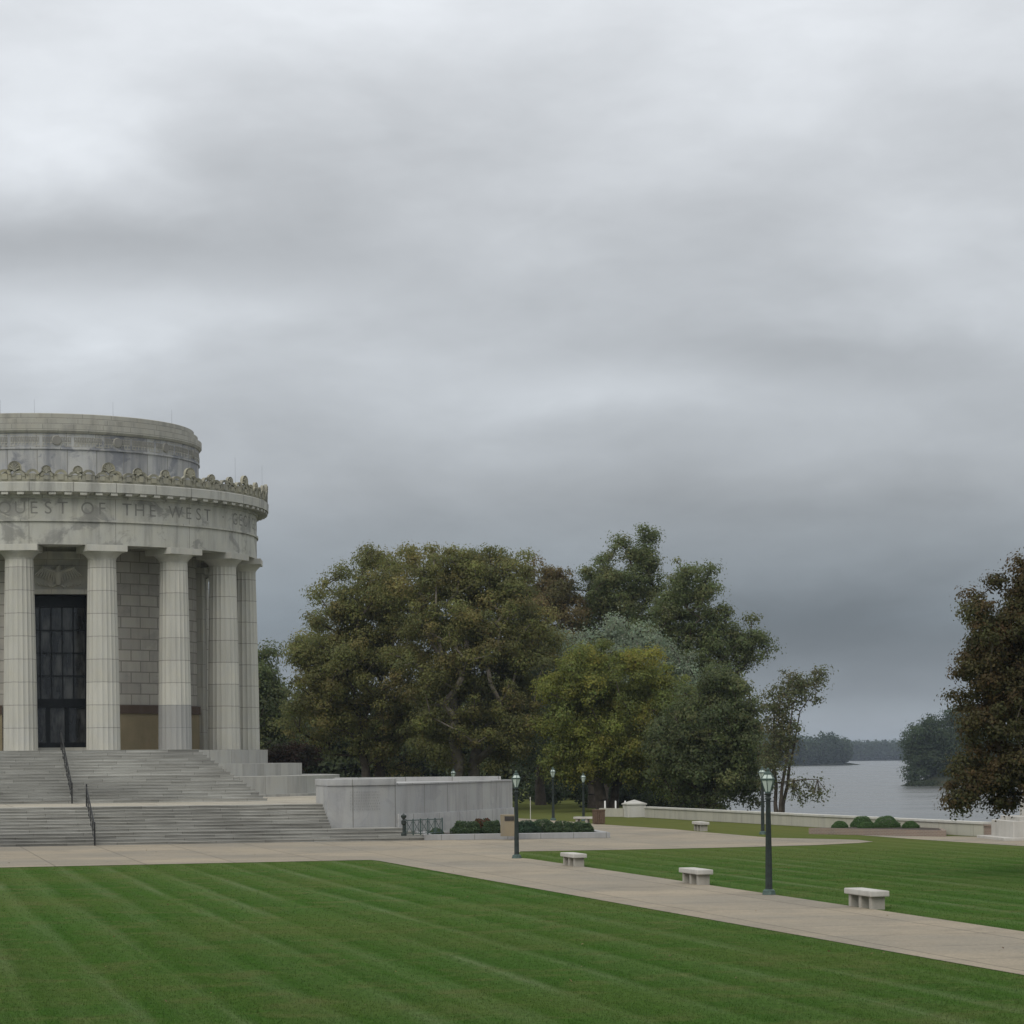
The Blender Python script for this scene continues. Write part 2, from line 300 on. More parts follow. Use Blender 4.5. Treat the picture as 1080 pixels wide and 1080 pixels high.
# ------------------------------------------------------------------ mesh helpers
class MB:
    def __init__(s): s.v = []; s.f = []; s.uv = []
    def quad(s, pts, uvs=None):
        i = len(s.v); s.v += [tuple(p) for p in pts]; s.f.append(tuple(range(i, i+len(pts))))
        if uvs is None:
            # metre-scaled planar UVs
            p = [Vector(q) for q in pts]; n = (p[1]-p[0]).cross(p[2]-p[0])
            if n.length < 1e-9 and len(p) > 3: n = (p[2]-p[0]).cross(p[3]-p[0])
            if abs(n.z) > 0.7*n.length: uvs = [(q.x*U.x+q.y*U.y, q.x*Wd.x+q.y*Wd.y) for q in p]
            else:
                t = Vector((-n.y, n.x, 0)).normalized(); uvs = [(q.dot(t), q.z) for q in p]
        s.uv += uvs
    def box(s, o, ux, uy, hx, hy, z0, z1, bottom=False):
        """box with centre o (xy), half sizes along ux and uy"""
        ux, uy = Vector(ux), Vector(uy); o = Vector((o[0], o[1], 0))
        c = [o-ux*hx-uy*hy, o+ux*hx-uy*hy, o+ux*hx+uy*hy, o-ux*hx+uy*hy]
        s.prism([(p.x, p.y) for p in c], z0, z1, bottom)
    def prism(s, pts, z0, z1, bottom=False, top=True):
        area = sum(pts[i][0]*pts[(i+1) % len(pts)][1]-pts[(i+1) % len(pts)][0]*pts[i][1] for i in range(len(pts)))
        if area < 0: pts = pts[::-1]
        d = 0.0
        for i, a in enumerate(pts):
            b = pts[(i+1) % len(pts)]; L = math.hypot(b[0]-a[0], b[1]-a[1])
            s.quad([(a[0], a[1], z0), (b[0], b[1], z0), (b[0], b[1], z1), (a[0], a[1], z1)], [(d, z0), (d+L, z0), (d+L, z1), (d, z1)])
            d += L
        if top: s.poly(pts, z1)
        if bottom: s.poly(pts, z0, True)
    def poly(s, pts, z, flip=False):
        tri = tessellate_polygon([[Vector((p[0], p[1], 0)) for p in pts]])
        for t in tri:
            q = [Vector((pts[i][0], pts[i][1], z)) for i in t]
            if ((q[1]-q[0]).cross(q[2]-q[0]).z < 0) != flip: q = q[::-1]
            s.quad(q, [(p.x*U.x+p.y*U.y, p.x*Wd.x+p.y*Wd.y) for p in q])
    def lathe(s, prof, n=48, o=(0, 0, 0), uvr=None, a0=0.0, a1=2*PI, closed=True):
        """profile [(r, z)] turned about z"""
        o = Vector(o); d = 0
        for j in range(len(prof)-1):
            (r0, z0), (r1, z1) = prof[j], prof[j+1]
            L = math.hypot(r1-r0, z1-z0); rr = uvr or max(r0, r1)
            for i in range(n):
                A, B = a0+(a1-a0)*i/n, a0+(a1-a0)*(i+1)/n
                P = lambda r, z, t: (o.x+r*math.cos(t), o.y+r*math.sin(t), o.z+z)
                ua, ub = A*rr, B*rr
                vz0, vz1 = (z0, z1) if abs(z1-z0) > 1e-4 else (r0, r1)
                if r0 < 1e-6: s.quad([P(r0, z0, A), P(r1, z1, B), P(r1, z1, A)], [(ua, vz0), (ub, vz1), (ua, vz1)])
                elif r1 < 1e-6: s.quad([P(r0, z0, A), P(r0, z0, B), P(r1, z1, A)], [(ua, vz0), (ub, vz0), (ua, vz1)])
                else: s.quad([P(r0, z0, A), P(r0, z0, B), P(r1, z1, B), P(r1, z1, A)], [(ua, vz0), (ub, vz0), (ub, vz1), (ua, vz1)])
    def tube(s, a, b, r0, r1=None, n=6, caps=True):
        a, b = Vector(a), Vector(b); r1 = r0 if r1 is None else r1
        d = (b-a); L = d.length
        if L < 1e-6: return
        d /= L; t = d.orthogonal().normalized(); w = d.cross(t)
        ca = [a+(t*math.cos(2*PI*i/n)+w*math.sin(2*PI*i/n))*r0 for i in range(n)]
        cb = [b+(t*math.cos(2*PI*i/n)+w*math.sin(2*PI*i/n))*r1 for i in range(n)]
        for i in range(n):
            j = (i+1) % n
            s.quad([ca[i], ca[j], cb[j], cb[i]], [(i*.1, 0), (i*.1+.1, 0), (i*.1+.1, L), (i*.1, L)])
        if caps:
            s.quad(cb, [(0, 0)]*n); s.quad(ca[::-1], [(0, 0)]*n)
    def build(s, name, mat, parent=None, smooth=None, bevel=0.0, origin=None):
        me = bpy.data.meshes.new(name)
        o0 = Vector(origin) if origin is not None else Vector((0, 0, 0))
        me.from_pydata([tuple(Vector(p)-o0) for p in s.v], [], s.f)
        uvl = me.uv_layers.new(name='UVMap')
        arr = np.array(s.uv, dtype=np.float32).reshape(-1)
        uvl.data.foreach_set('uv', arr)
        bm = bmesh.new(); bm.from_mesh(me); bmesh.ops.remove_doubles(bm, verts=bm.verts, dist=1e-4)
        if bevel > 0:
            ed = [e for e in bm.edges if len(e.link_faces) == 2 and e.calc_face_angle(0) > 0.6]
            bmesh.ops.bevel(bm, geom=ed, offset=bevel, segments=2, affect='EDGES', profile=0.6)
        bm.to_mesh(me); bm.free()
        if smooth is not None:
            me.polygons.foreach_set('use_smooth', np.ones(len(me.polygons), dtype=bool))
            me.set_sharp_from_angle(angle=R_(smooth))
        me.materials.append(mat if not isinstance(mat, str) else MAT[mat])
        ob = bpy.data.objects.new(name, me); COL.objects.link(ob)
        if origin is not None: ob.location = o0
        if parent is not None: ob.parent = parent
        return ob

def tag(o, label, cat, group=None):
    o['label'] = label; o['category'] = cat
    if group: o['group'] = group
    return o
def thing(name, label, cat, loc=(0, 0, 0), rz=0.0, group=None):
    o = bpy.data.objects.new(name, None); COL.objects.link(o); o.empty_display_size = 0.3
    o.location = loc; o.rotation_euler = (0, 0, rz)
    return tag(o, label, cat, group)
def kids(o): return [c for c in bpy.data.objects if c.parent == o]
def dup(o, loc=None, rz=None, parent=None):
    ch = kids(o); c = o.copy(); COL.objects.link(c)
    if parent is not None: c.parent = parent
    if loc is not None: c.location = loc
    if rz is not None: c.rotation_euler = (0, 0, rz)
    for k_ in ch: dup(k_, parent=c)
    return c

# ------------------------------------------------------------------ terrain
BANK = [(90, -400), (62, 20), (47, 105), (36, 150), (29, 190), (25, 230), (22, 320), (36, 520), (72, 900), (138, 1500), (195, 1880), (262, 1965), (262, 2100), (330, 2600), (380, 2990), (470, 2990),
        (345, 2300), (250, 1500), (150, 900), (104, 712), (120, 690), (250, 600), (700, 480), (2500, 300), (2500, -400)]
def inside(x, y, poly):
    c = np.zeros_like(x, dtype=bool); n = len(poly)
    for i in range(n):
        x0, y0 = poly[i]; x1, y1 = poly[(i+1) % n]
        if y0 == y1: continue
        c ^= ((y0 > y) != (y1 > y)) & (x < (x1-x0)*(y-y0)/(y1-y0)+x0)
    return c
def sdist(x, y, poly):
    d = np.full_like(x, 1e9); n = len(poly)
    for i in range(n):
        ax, ay = poly[i]; bx, by = poly[(i+1) % n]; dx, dy = bx-ax, by-ay
        t = np.clip(((x-ax)*dx+(y-ay)*dy)/(dx*dx+dy*dy), 0, 1)
        d = np.minimum(d, np.hypot(x-ax-t*dx, y-ay-t*dy))
    return np.where(inside(x, y, poly), -d, d)
RW = [(8.4, 168.6), (21.75, 125.8), (38.0, 71.0)]          # inland foot of the river wall
def hgt(x, y):
    x = np.asarray(x, float); y = np.asarray(y, float)
    d = sdist(x, y, BANK)
    z = np.interp(d, [-15, -4, 0, 4, 9, 16], [-8, -6.2, -5.1, -3.2, -1.2, 0.0])
    return np.where((d > 16), 0.0, z)-np.clip((y-600)/300, 0, 1)*4.2*(d > 0)*np.clip(d/16, 0, 1)
def grid_axis(lo, hi, parts):
    out = []
    for a, b, n in parts: out += list(np.linspace(a, b, n, endpoint=False))
    return np.array(out+[parts[-1][1]])
gx = grid_axis(0, 0, [(-4000, -400, 14), (-400, -60, 14), (-60, 100, 80), (100, 500, 60), (500, 4000, 30)])
gy = grid_axis(0, 0, [(-300, 20, 8), (20, 330, 120), (330, 1000, 70), (1000, 3100, 70), (3100, 4500, 8)])
X, Y = np.meshgrid(gx, gy); Zg = hgt(X, Y)
nx, ny = len(gx), len(gy)
me = bpy.data.meshes.new('ground')
vv = np.stack([X.ravel(), Y.ravel(), Zg.ravel()], 1)
idx = np.arange(nx*ny).reshape(ny, nx)
ff = np.stack([idx[:-1, :-1].ravel(), idx[:-1, 1:].ravel(), idx[1:, 1:].ravel(), idx[1:, :-1].ravel()], 1)
me.from_pydata(vv.tolist(), [], ff.tolist()); me.materials.append(MAT['grass'])
me.polygons.foreach_set('use_smooth', np.ones(len(me.polygons), dtype=bool))
ground = bpy.data.objects.new('ground', me); COL.objects.link(ground); ground['kind'] = 'structure'

w = MB(); w.poly([(15, -400), (4000, -400), (4000, 4500), (15, 4500)], -5.0)
o = w.build('river', 'water'); o['kind'] = 'structure'

# ------------------------------------------------------------------ paved ground
def px_poly(L): return [tuple(gp(*p))[:2] for p in L]
Lft = [(ab(-16, 52.4).x, ab(-16, 52.4).y)]
pav = px_poly([(-160, 918.6), (200, 911.1), (380, 907.4), (391, 907.25), (400, 908.2), (1080, 1029), (1500, 1103.5), (1500, 1045), (1080, 983), (700, 926.7), (560, 906.2), (546, 905), (545, 901.5), (549, 898.2), (640, 896.7), (750, 894.5), (860, 891.6),
               (905, 889.3), (921, 887.9), (905, 885.9), (860, 884.9), (815, 883.9), (754, 878.8), (709, 874.7), (640, 870), (600, 866.6), (556, 863.8), (545, 863.2)])
pav += [tuple(ab(23.0, 30))[:2], tuple(ab(14, 41))[:2], tuple(ab(-16, 41))[:2]]
m_ = MB(); m_.poly(pav, 0.012); o = m_.build('path', 'paving'); o['kind'] = 'structure'
fpath = px_poly([(902, 880.6), (960, 884.9), (1080, 892.6), (1400, 913), (1400, 893), (1080, 884.6), (1040, 882.9), (990, 881.9), (906, 880.0)])
m_ = MB(); m_.poly(fpath, 0.010)
o = m_.build('footpath', 'paving'); o['kind'] = 'structure'

# ------------------------------------------------------------------ the rotunda
rot = thing('rotunda', 'round granite memorial with tall fluted columns and a stepped drum, standing above the stairs', 'memorial', C0)
def ang_world(phi): return AX*0+phi-PI/2            # phi measured from the camera-facing side, to lathe angle
FZ = 4.5; CT = 16.36
def zc(prof): return prof
# podium tiers
m_ = MB(); m_.lathe([(13.57, 3.65), (13.57, FZ-0.002), (0.01, FZ)], 128); m_.build('stylobate', 'podium', rot, 40)
m_ = MB(); m_.lathe([(15.7, 2.9), (15.7, 3.66), (13.0, 3.662)], 128); m_.build('podium_tier', 'podium', rot, 40)
m_ = MB(); m_.lathe([(18.5, 0.0), (18.5, 1.88), (18.05, 1.88), (18.05, 2.92), (15.0, 2.922)], 160); m_.build('podium_tier', 'podium', rot, 40)
# cella wall, with a doorway on the axis
RC = 9.5; DW = 1.95                                  # half width of the doorway
phd = math.asin(DW/RC); axw = AX-PI/2
m_ = MB(); m_.lathe([(RC, FZ), (RC, CT+0.6)], 120, a0=axw+phd, a1=axw+2*PI-phd); m_.build('wall', 'cella', rot, 40)
m_ = MB(); m_.lathe([(RC, 13.7), (RC, CT+0.6)], 12, a0=axw-phd, a1=axw+phd)
m_.build('lintel_panel', 'stone', rot, 40)
m_ = MB()
for s_ in (-1, 1):                                   # deep reveals of the doorway
    t = axw+s_*phd; P = lambda r, tt=t: (r*math.cos(tt), r*math.sin(tt))
    a, b = P(RC), P(RC-1.6)
    q = [(a[0], a[1], FZ), (b[0], b[1], FZ), (b[0], b[1], 13.7), (a[0], a[1], 13.7)]
    m_.quad(q if s_ < 0 else q[::-1])
a, b = axw-phd, axw+phd
m_.quad([(RC*math.cos(a), RC*math.sin(a), 13.7), (RC*math.cos(b), RC*math.sin(b), 13.7), ((RC-1.6)*math.cos(b), (RC-1.6)*math.sin(b), 13.7), ((RC-1.6)*math.cos(a), (RC-1.6)*math.sin(a), 13.7)])
m_.build('doorway_reveal', 'doorframe', rot)
# dado
m_ = MB(); m_.lathe([(RC+0.12, FZ), (RC+0.12, FZ+2.2), (RC, FZ+2.2)], 120, a0=axw+phd+0.14, a1=axw+2*PI-phd-0.14); dd = m_.build('dado', 'dado', rot, 40)
m_ = MB(); m_.lathe([(RC+0.02, FZ+2.2), (RC+0.2, FZ+2.2), (RC+0.2, FZ+2.68), (RC+0.02, FZ+2.7)], 120, a0=axw+phd+0.14, a1=axw+2*PI-phd-0.14); m_.build('dado_rail', 'dado_dark', rot, 40)
# pilasters on the cella
for k_ in range(12):
    t = axw+R_(72)+R_(19.6)*k_
    er = Vector((math.cos(t), math.sin(t), 0)); et = Vector((-er.y, er.x, 0))
    m_ = MB(); c = er*(RC+0.16)
    for q in range(5):
        m_.box(c+et*(q-2)*0.2, et, er, 0.085, 0.2, FZ, CT-1.0)
    m_.box(er*(RC+0.05), et, er, 0.5, 0.22, FZ, CT-1.0)
    m_.box(er*(RC+0.2), et, er, 0.58, 0.3, CT-1.0, CT-0.6)
    m_.build('pilaster', 'stone', rot)
# portico soffit and entablature
RE = 13.0
m_ = MB(); m_.lathe([(RC-0.3, CT+0.32), (11.25, CT+0.3), (11.25, CT)], 96); m_.build('portico_ceiling', 'cella', rot, 30)
m_ = MB(); m_.lathe([(11.25, CT), (RE, CT), (RE, 17.68), (RE+0.1, 17.68), (RE+0.1, 17.80), (RE+0.005, 17.81)], 160)
ent = m_.build('architrave', 'ent', rot, 30)
m_ = MB(); m_.lathe([(RE, 17.80), (RE, 19.02)], 160); frz = m_.build('frieze', MAT['ent'], rot, 30)
m_ = MB(); m_.lathe([(RE, 19.02), (RE+0.1, 19.04), (RE+0.1, 19.22), (RE+0.55, 19.30), (RE+0.58, 19.34), (RE+0.74, 19.34), (RE+0.76, 19.83), (RE+0.68, 19.88), (12.9, 19.88), (9.0, 20.1)], 192)
cor = m_.build('cornice', 'cornice', rot, 30)
m_ = MB(); m_.box((0, 0), (0, 1, 0), (1, 0, 0), 0.2, 0.26, 19.17, 19.325, True); mu = m_.build('mutule', 'cornice', cor)
for i in range(96):                                    # blocks under the cornice
    t = 2*PI*i/96; q = mu if i == 0 else dup(mu)
    q.location = (math.cos(t)*(RE+0.42), math.sin(t)*(RE+0.42), 0); q.rotation_euler = (0, 0, t)
# cresting
m_ = MB(); m_.lathe([(RE+0.62, 19.87), (RE+0.66, 20.02), (RE+0.6, 20.05), (RE+0.58, 20.3), (RE+0.35, 20.32), (RE+0.35, 19.88)], 192)
n_s = 108
for i in range(n_s):                                   # running scrolls
    t = 2*PI*i/n_s; er = Vector((math.cos(t), math.sin(t), 0)); et = Vector((-er.y, er.x, 0))
    h = 20.36+0.09*(i % 2)+0.03*random.random()
    for q in range(8):
        A0, A1 = PI*q/8, PI*(q+1)/8
        pts = [er*(RE+0.70)+et*(0.37*math.cos(x_))+Vector((0, 0, h-0.16+0.30*math.sin(x_))) for x_ in (A0, A1)]
        pin = [er*(RE+0.66)+et*(0.20*math.cos(x_))+Vector((0, 0, h-0.16+0.16*math.sin(x_))) for x_ in (A0, A1)]
        bk = [p-er*0.26 for p in pts]
        m_.quad([pin[1], pin[0], pts[0], pts[1]]); m_.quad([pts[1], pts[0], bk[0], bk[1]])
    m_.box(er*(RE+0.62), et, er, 0.16, 0.08, 20.0, h-0.12); m_.box(er*(RE+0.56), et, er, 0.36, 0.08, 20.0, h-0.15)
crest = m_.build('cresting', 'crest', rot, 50)
def antefix(h, wd):
    m = MB(); n = 12; prof = []
    for i in range(n+1):
        t = -0.25+(PI+0.5)*i/n; prof.append((wd*0.95*math.cos(t), h*0.58+h*0.42*(math.sin(t) if t < PI/2-.3 or t > PI/2+.3 else math.sin(t)+0.03)))
    prof = [(wd*1.9, 0.0), (wd*1.75, h*0.16), (wd*1.2, h*0.30)]+prof+[(-wd*1.2, h*0.30), (-wd*1.75, h*0.16), (-wd*1.9, 0.0)]
    F_ = [Vector((x_, -0.09, z_)) for x_, z_ in prof]; B_ = [Vector((x_, 0.09, z_)) for x_, z_ in prof]
    for i in range(len(prof)-1): m.quad([F_[i+1], F_[i], B_[i], B_[i+1]])
    c = Vector((0, -0.02, h*0.5)); 
    for i in range(len(prof)-1):
        e0, e1 = F_[i], F_[i+1]; i0, i1 = c+(e0-c)*0.78+Vector((0, 0.05, 0)), c+(e1-c)*0.78+Vector((0, 0.05, 0))
        m.quad([i0, i1, e1, e0]); m.quad([c+Vector((0, .02, 0)), i1, i0])
    for i in range(len(prof)-1): m.quad([Vector((0, 0.09, h*0.4)), B_[i], B_[i+1]])
    for i in range(7):                                  # palmette lobes
        t = PI*(0.06+0.88*i/6); d = Vector((wd*0.72*math.cos(t), 0, h*0.44*math.sin(t)))
        m.tube(Vector((0, -0.07, h*0.36)), Vector((0, -0.09, h*0.42))+d, 0.035, 0.06, 5)
    m.tube((0, -0.03, h*0.36), (0, -0.13, h*0.36), 0.1, 0.07, 8)
    return m
big0 = small0 = None
for i in range(48):
    t = axw-R_(11.25)+2*PI*i/48
    big = i % 3 == 0
    loc = Vector((math.cos(t)*(RE+0.6), math.sin(t)*(RE+0.6), 20.22)); rz = t+PI/2
    src = big0 if big else small0
    if src is None:
        src = antefix(0.84 if big else 0.6, 0.40 if big else 0.29).build('antefix', 'crest', rot, 50)
        src.location = loc; src.rotation_euler = (0, 0, rz)
        if big: big0 = src
        else: small0 = src
    else: dup(src, loc, rz)
# drum and attic
m_ = MB(); m_.lathe([(9.42, 19.9), (9.42, 22.22), (9.5, 22.24), (9.5, 22.32), (9.43, 22.34)], 144); m_.build('drum', 'drum', rot, 30)
m_ = MB(); m_.lathe([(9.43, 22.34), (9.43, 23.18)], 144); kb = m_.build('key_band', 'drum', rot, 30)
m_ = MB()
def cyl_quad(m, r, t0, t1, z0, z1, rr=0.025):
    P = lambda r_, t, z: (r_*math.cos(t), r_*math.sin(t), z)
    m.quad([P(r+rr, t0, z0), P(r+rr, t1, z0), P(r+rr, t1, z1), P(r+rr, t0, z1)])
    m.quad([P(r, t0, z1), P(r+rr, t0, z1), P(r+rr, t1, z1), P(r, t1, z1)][::-1])
    m.quad([P(r, t0, z0), P(r+rr, t0, z0), P(r+rr, t1, z0), P(r, t1, z0)])
    m.quad([P(r, t0, z0), P(r, t0, z1), P(r+rr, t0, z1), P(r+rr, t0, z0)])
    m.quad([P(r, t1, z0), P(r+rr, t1, z0), P(r+rr, t1, z1), P(r, t1, z1)])
pan = 2*PI/32; z0 = 22.43; lw_ = 0.05
for i in range(32):                                     # fine key fret in panels, a plain boss in every other one
    t0 = axw+i*pan
    cyl_quad(m_, 9.43, t0-pan*0.46, t0+pan*0.46, z0-0.03, z0+0.02); cyl_quad(m_, 9.43, t0-pan*0.46, t0+pan*0.46, z0+0.64, z0+0.69)
    for q in range(8):
        if i % 2 == 0 and q in (3, 4): continue
        c = t0+pan*(-0.40+0.8*q/7); d = pan*0.046; t_ = 0.005
        cyl_quad(m_, 9.43, c-d, c-d+t_, z0+0.02, z0+0.54); cyl_quad(m_, 9.43, c-d+t_, c+d, z0+0.49, z0+0.54); cyl_quad(m_, 9.43, c+d-t_, c+d, z0+0.16, z0+0.49)
        cyl_quad(m_, 9.43, c-t_, c+d-t_, z0+0.16, z0+0.21); cyl_quad(m_, 9.43, c-t_, c, z0+0.21, z0+0.36)
    if i % 2 == 0:
        er = Vector((math.cos(t0), math.sin(t0), 0)); m_.tube(er*9.40+Vector((0, 0, 22.76)), er*9.52+Vector((0, 0, 22.76)), 0.32, 0.26, 16)
m_.build('meander', MAT['attic'], kb)
m_ = MB(); m_.lathe([(9.43, 23.18), (9.52, 23.2), (9.62, 23.32), (9.62, 23.68), (9.38, 23.69), (9.38, 24.03), (9.14, 24.04), (9.14, 24.36), (9.05, 24.40), (0.01, 24.9)], 144); m_.build('attic', 'attic', rot, 30)
for t, r, z in [(-0.12, 9.1, 24.36), (0.10, 9.1, 24.36), (0.62, 9.1, 24.36), (1.15, 9.1, 24.36), (1.15, 13.5, 19.9), (1.52, 13.5, 19.9)]:
    tt = t-PI/2; m_ = MB(); m_.tube((r*math.cos(tt), r*math.sin(tt), z), (r*math.cos(tt), r*math.sin(tt), z+(0.85 if r < 10 else 2.2)), 0.006, 0.004, 5); m_.build('lightning_rod', 'iron', rot)
# columns
def column(matn):
    H = CT-FZ; sh = H-0.80; NF = 20; per = 6
    v = []; f = []
    zs = [0, 0.02, 1.32, 2.64, 3.97, 5.29, 6.61, 7.93, 9.25, 10.4, sh-0.12, sh]
    m = MB(); rings = []
    for z_ in zs:
        t = z_/sh; r = 0.99*(1-t)+0.815*t+0.02*math.sin(PI*t); ring = []
        for i in range(NF*per):
            a = 2*PI*i/(NF*per); q = (i % per)/per
            dep = 0.05*r*(math.sin(PI*q)**0.8 if q > 0 else 0)
            if z_ >= sh: dep *= 0.1
            ring.append(((r-dep)*math.cos(a), (r-dep)*math.sin(a), z_))
        rings.append(ring)
    n = NF*per
    for j in range(len(zs)-1):
        for i in range(n):
            k2 = (i+1) % n
            m.quad([rings[j][i], rings[j][k2], rings[j+1][k2], rings[j+1][i]], [(i*.05, zs[j]), (i*.05+.05, zs[j]), (i*.05+.05, zs[j+1]), (i*.05, zs[j+1])])
    col = m.build('column', matn, rot, 34)
    m = MB(); m.lathe([(0.8, sh), (0.835, sh+0.02), (0.835, sh+0.06), (0.85, sh+0.08), (0.92, sh+0.18), (1.06, sh+0.32), (1.17, sh+0.40), (1.18, sh+0.43)], 40); m.build('echinus', 'column', col, 40)
    m = MB(); m.box((0, 0), (1, 0, 0), (0, 1, 0), 1.2, 1.2, sh+0.43, H, True); m.build('abacus', 'column', col, None, 0.015)
    return col
cols = []; c0 = column('column'); cg = column('column_grey')
for i in range(16):
    phi = R_(2.395+22.5*i)-PI/2
    loc = (12.11*math.cos(phi), 12.11*math.sin(phi), FZ)
    if i == 0: c0.location = loc; c0.rotation_euler = (0, 0, phi)
    elif i == 2: cg.location = loc; cg.rotation_euler = (0, 0, phi); cg['label'] = 'column with its two lowest drums darkened grey'
    else: dup(c0, loc, phi)
# door
er = Vector((math.cos(axw), math.sin(axw), 0)); et = Vector((-er.y, er.x, 0))
dr = RC-1.45
door = None
m_ = MB(); m_.box(er*(dr-0.1), et, er, 2.1, 0.05, FZ+0.22, 13.7); door = m_.build('door', 'doorglass', rot)
m_ = MB()
def dbar(x0, x1, z0, z1, d=0.07, y=0.0): m_.box(er*(dr+y)+et*((x0+x1)/2), et, er, (x1-x0)/2, d, z0, z1, True)
dbar(-2.0, -1.62, FZ+.2, 13.68, 0.14); dbar(1.62, 2.0, FZ+.2, 13.68, 0.14); dbar(-1.62, 1.62, 13.0, 13.68, 0.14); dbar(-1.62, 1.62, 7.05, 7.6, 0.16)
for q in range(1, 5): dbar(-1.62+q*0.648-0.04, -1.62+q*0.648+0.04, 7.6, 13.0)
for q in range(1, 4): dbar(-1.62, 1.62, 7.6+q*1.35-0.04, 7.6+q*1.35+0.04, 0.06)
for q in (0.33, 0.67): dbar(-1.62+q*3.24-0.13, -1.62+q*3.24+0.13, FZ+.2, 7.05, 0.1)
dbar(-1.62, 1.62, FZ+.2, FZ+.5, 0.08)
m_.build('door_frame', 'doorframe', door)
m_ = MB(); m_.box(er*(RC-0.6), et, er, 1.94, 0.9, FZ, FZ+0.2); m_.build('threshold', 'stone', door)
m_ = MB(); m_.box(er*(RC+0.06), et, er, 2.3, 0.12, 13.72, 14.0, True)
m_.box(er*(RC+0.1), et, er, 2.5, 0.2, 15.75, 16.2, True)
m_.box(er*(RC+0.06), et, er, 0.14, 0.1, FZ, 13.72) if False else None
m_.build('door_cornice', 'stone', rot)
# carved eagle over the door
m_ = MB(); ec = er*(RC+0.12)
def ep(x, z, d=0.0): return ec+et*x+Vector((0, 0, z))+er*d
m_.tube(ep(0, 14.25), ep(0, 15.0, .06), 0.16, 0.26, 10); m_.tube(ep(0, 15.0, .06), ep(0.02, 15.35, .1), 0.2, 0.12, 10); m_.tube(ep(0.02, 15.36, .12), ep(0.18, 15.3, .16), 0.1, 0.03, 8)
for s_ in (-1, 1):
    for q in range(8):
        t = q/7; root = ep(s_*(0.2+0.75*t), 15.05+0.28*math.sin(t*2.6), .05); tip = ep(s_*(0.28+1.1*t), 14.38+0.42*t, .02)
        m_.tube(root, tip, 0.09, 0.045, 6)
    m_.tube(ep(s_*0.15, 15.0, .08), ep(s_*0.95, 15.3, .05), 0.13, 0.1, 8); m_.tube(ep(s_*0.08, 14.3), ep(s_*0.35, 14.12), 0.07, 0.05, 6)
    for q in range(5): m_.tube(ep(s_*(0.5+.2*q), 14.15+.03*q), ep(s_*(0.62+.2*q), 14.3+.03*q), 0.05, 0.02, 5)
m_.build('eagle_relief', 'stone', rot, 50)

# inscription on the frieze: one child per letter
def letter_mesh(ch, hgt_):
    cu = bpy.data.curves.new('letter', 'FONT'); cu.body = ch; cu.size = 1.0; cu.align_x = 'CENTER'; cu.resolution_u = 4; cu.offset = -0.002
    ob = bpy.data.objects.new('letter', cu); COL.objects.link(ob)
    dg = bpy.context.evaluated_depsgraph_get(); me_ = bpy.data.meshes.new_from_object(ob.evaluated_get(dg))
    bpy.data.objects.remove(ob); bpy.data.curves.remove(cu)
    bm = bmesh.new(); bm.from_mesh(me_); bpy.data.meshes.remove(me_)
    bmesh.ops.triangulate(bm, faces=bm.faces)
    ys = [v.co.y for v in bm.verts]; xs = [v.co.x for v in bm.verts]
    return bm, min(xs), max(xs), min(ys), max(ys)
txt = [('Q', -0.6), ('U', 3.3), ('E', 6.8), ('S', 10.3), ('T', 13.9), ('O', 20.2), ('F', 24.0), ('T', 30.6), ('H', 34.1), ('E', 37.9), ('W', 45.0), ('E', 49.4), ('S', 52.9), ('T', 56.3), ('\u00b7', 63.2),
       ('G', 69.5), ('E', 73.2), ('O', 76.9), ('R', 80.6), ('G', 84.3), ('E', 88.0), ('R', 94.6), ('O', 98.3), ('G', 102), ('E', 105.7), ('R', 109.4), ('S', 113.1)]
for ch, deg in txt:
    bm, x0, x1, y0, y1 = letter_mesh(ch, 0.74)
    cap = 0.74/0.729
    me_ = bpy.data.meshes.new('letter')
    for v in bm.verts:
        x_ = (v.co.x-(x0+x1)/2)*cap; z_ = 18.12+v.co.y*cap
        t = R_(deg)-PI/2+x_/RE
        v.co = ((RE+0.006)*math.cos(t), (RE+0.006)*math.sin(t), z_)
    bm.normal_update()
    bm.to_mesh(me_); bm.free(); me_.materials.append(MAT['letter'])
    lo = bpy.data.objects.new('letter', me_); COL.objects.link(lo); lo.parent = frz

# ------------------------------------------------------------------ stairs and terraces
st = thing('staircase', 'wide grey granite staircase with a pale landing, climbing to the rotunda', 'staircase', ab(0, 35))
def stp(m, a0, a1, b0, b1, z0, z1, bottom=False):
    c = ab((a0+a1)/2, (b0+b1)/2); m.box(c, U, Wd, (a1-a0)/2, (b1-b0)/2, z0, z1, bottom)
inv = Vector(st.location)
LZ = 1.73
TS = 0.038                                              # thickness of a tread slab
def flight(name, a0, a1, bf, back, z0, z1, n, tread, ret, mr, mt_, symm=False):
    m, t = MB(), MB(); rise = (z1-z0)/n
    for i in range(n):
        l_, r_ = a0+(ret*i if symm else 0), a1-ret*i; f_ = bf-tread*i
        stp(m, l_, r_, back, f_, z0+rise*i, z0+rise*(i+1)-TS)
        stp(t, l_, r_+(0.02 if ret else 0), f_-tread-0.12, f_+0.025, z0+rise*(i+1)-TS, z0+rise*(i+1), True)
    o = m.build(name, mr); t.build('treads', mt_, o); return o
lower = flight('lower_flight', -15, 15.1, 43.45, 30, 0.0, 0.58, 4, 0.36, 0.32, 'steps', 'tread')
m_ = MB(); stp(m_, -15, 13.8, 40.5, 42.1, 0.57, 0.584); m_.build('middle_landing', 'tread', lower)
mid = flight('middle_flight', -12, 10.6, 41.6, 30, 0.58, LZ-0.005, 8, 0.33, 0.0, 'steps', 'tread')
upp = flight('upper_flight', -9.3, 9.3, 29.6, 12.5, LZ, FZ-0.01, 18, 0.40, 0.16, 'usteps', 'utread', True)
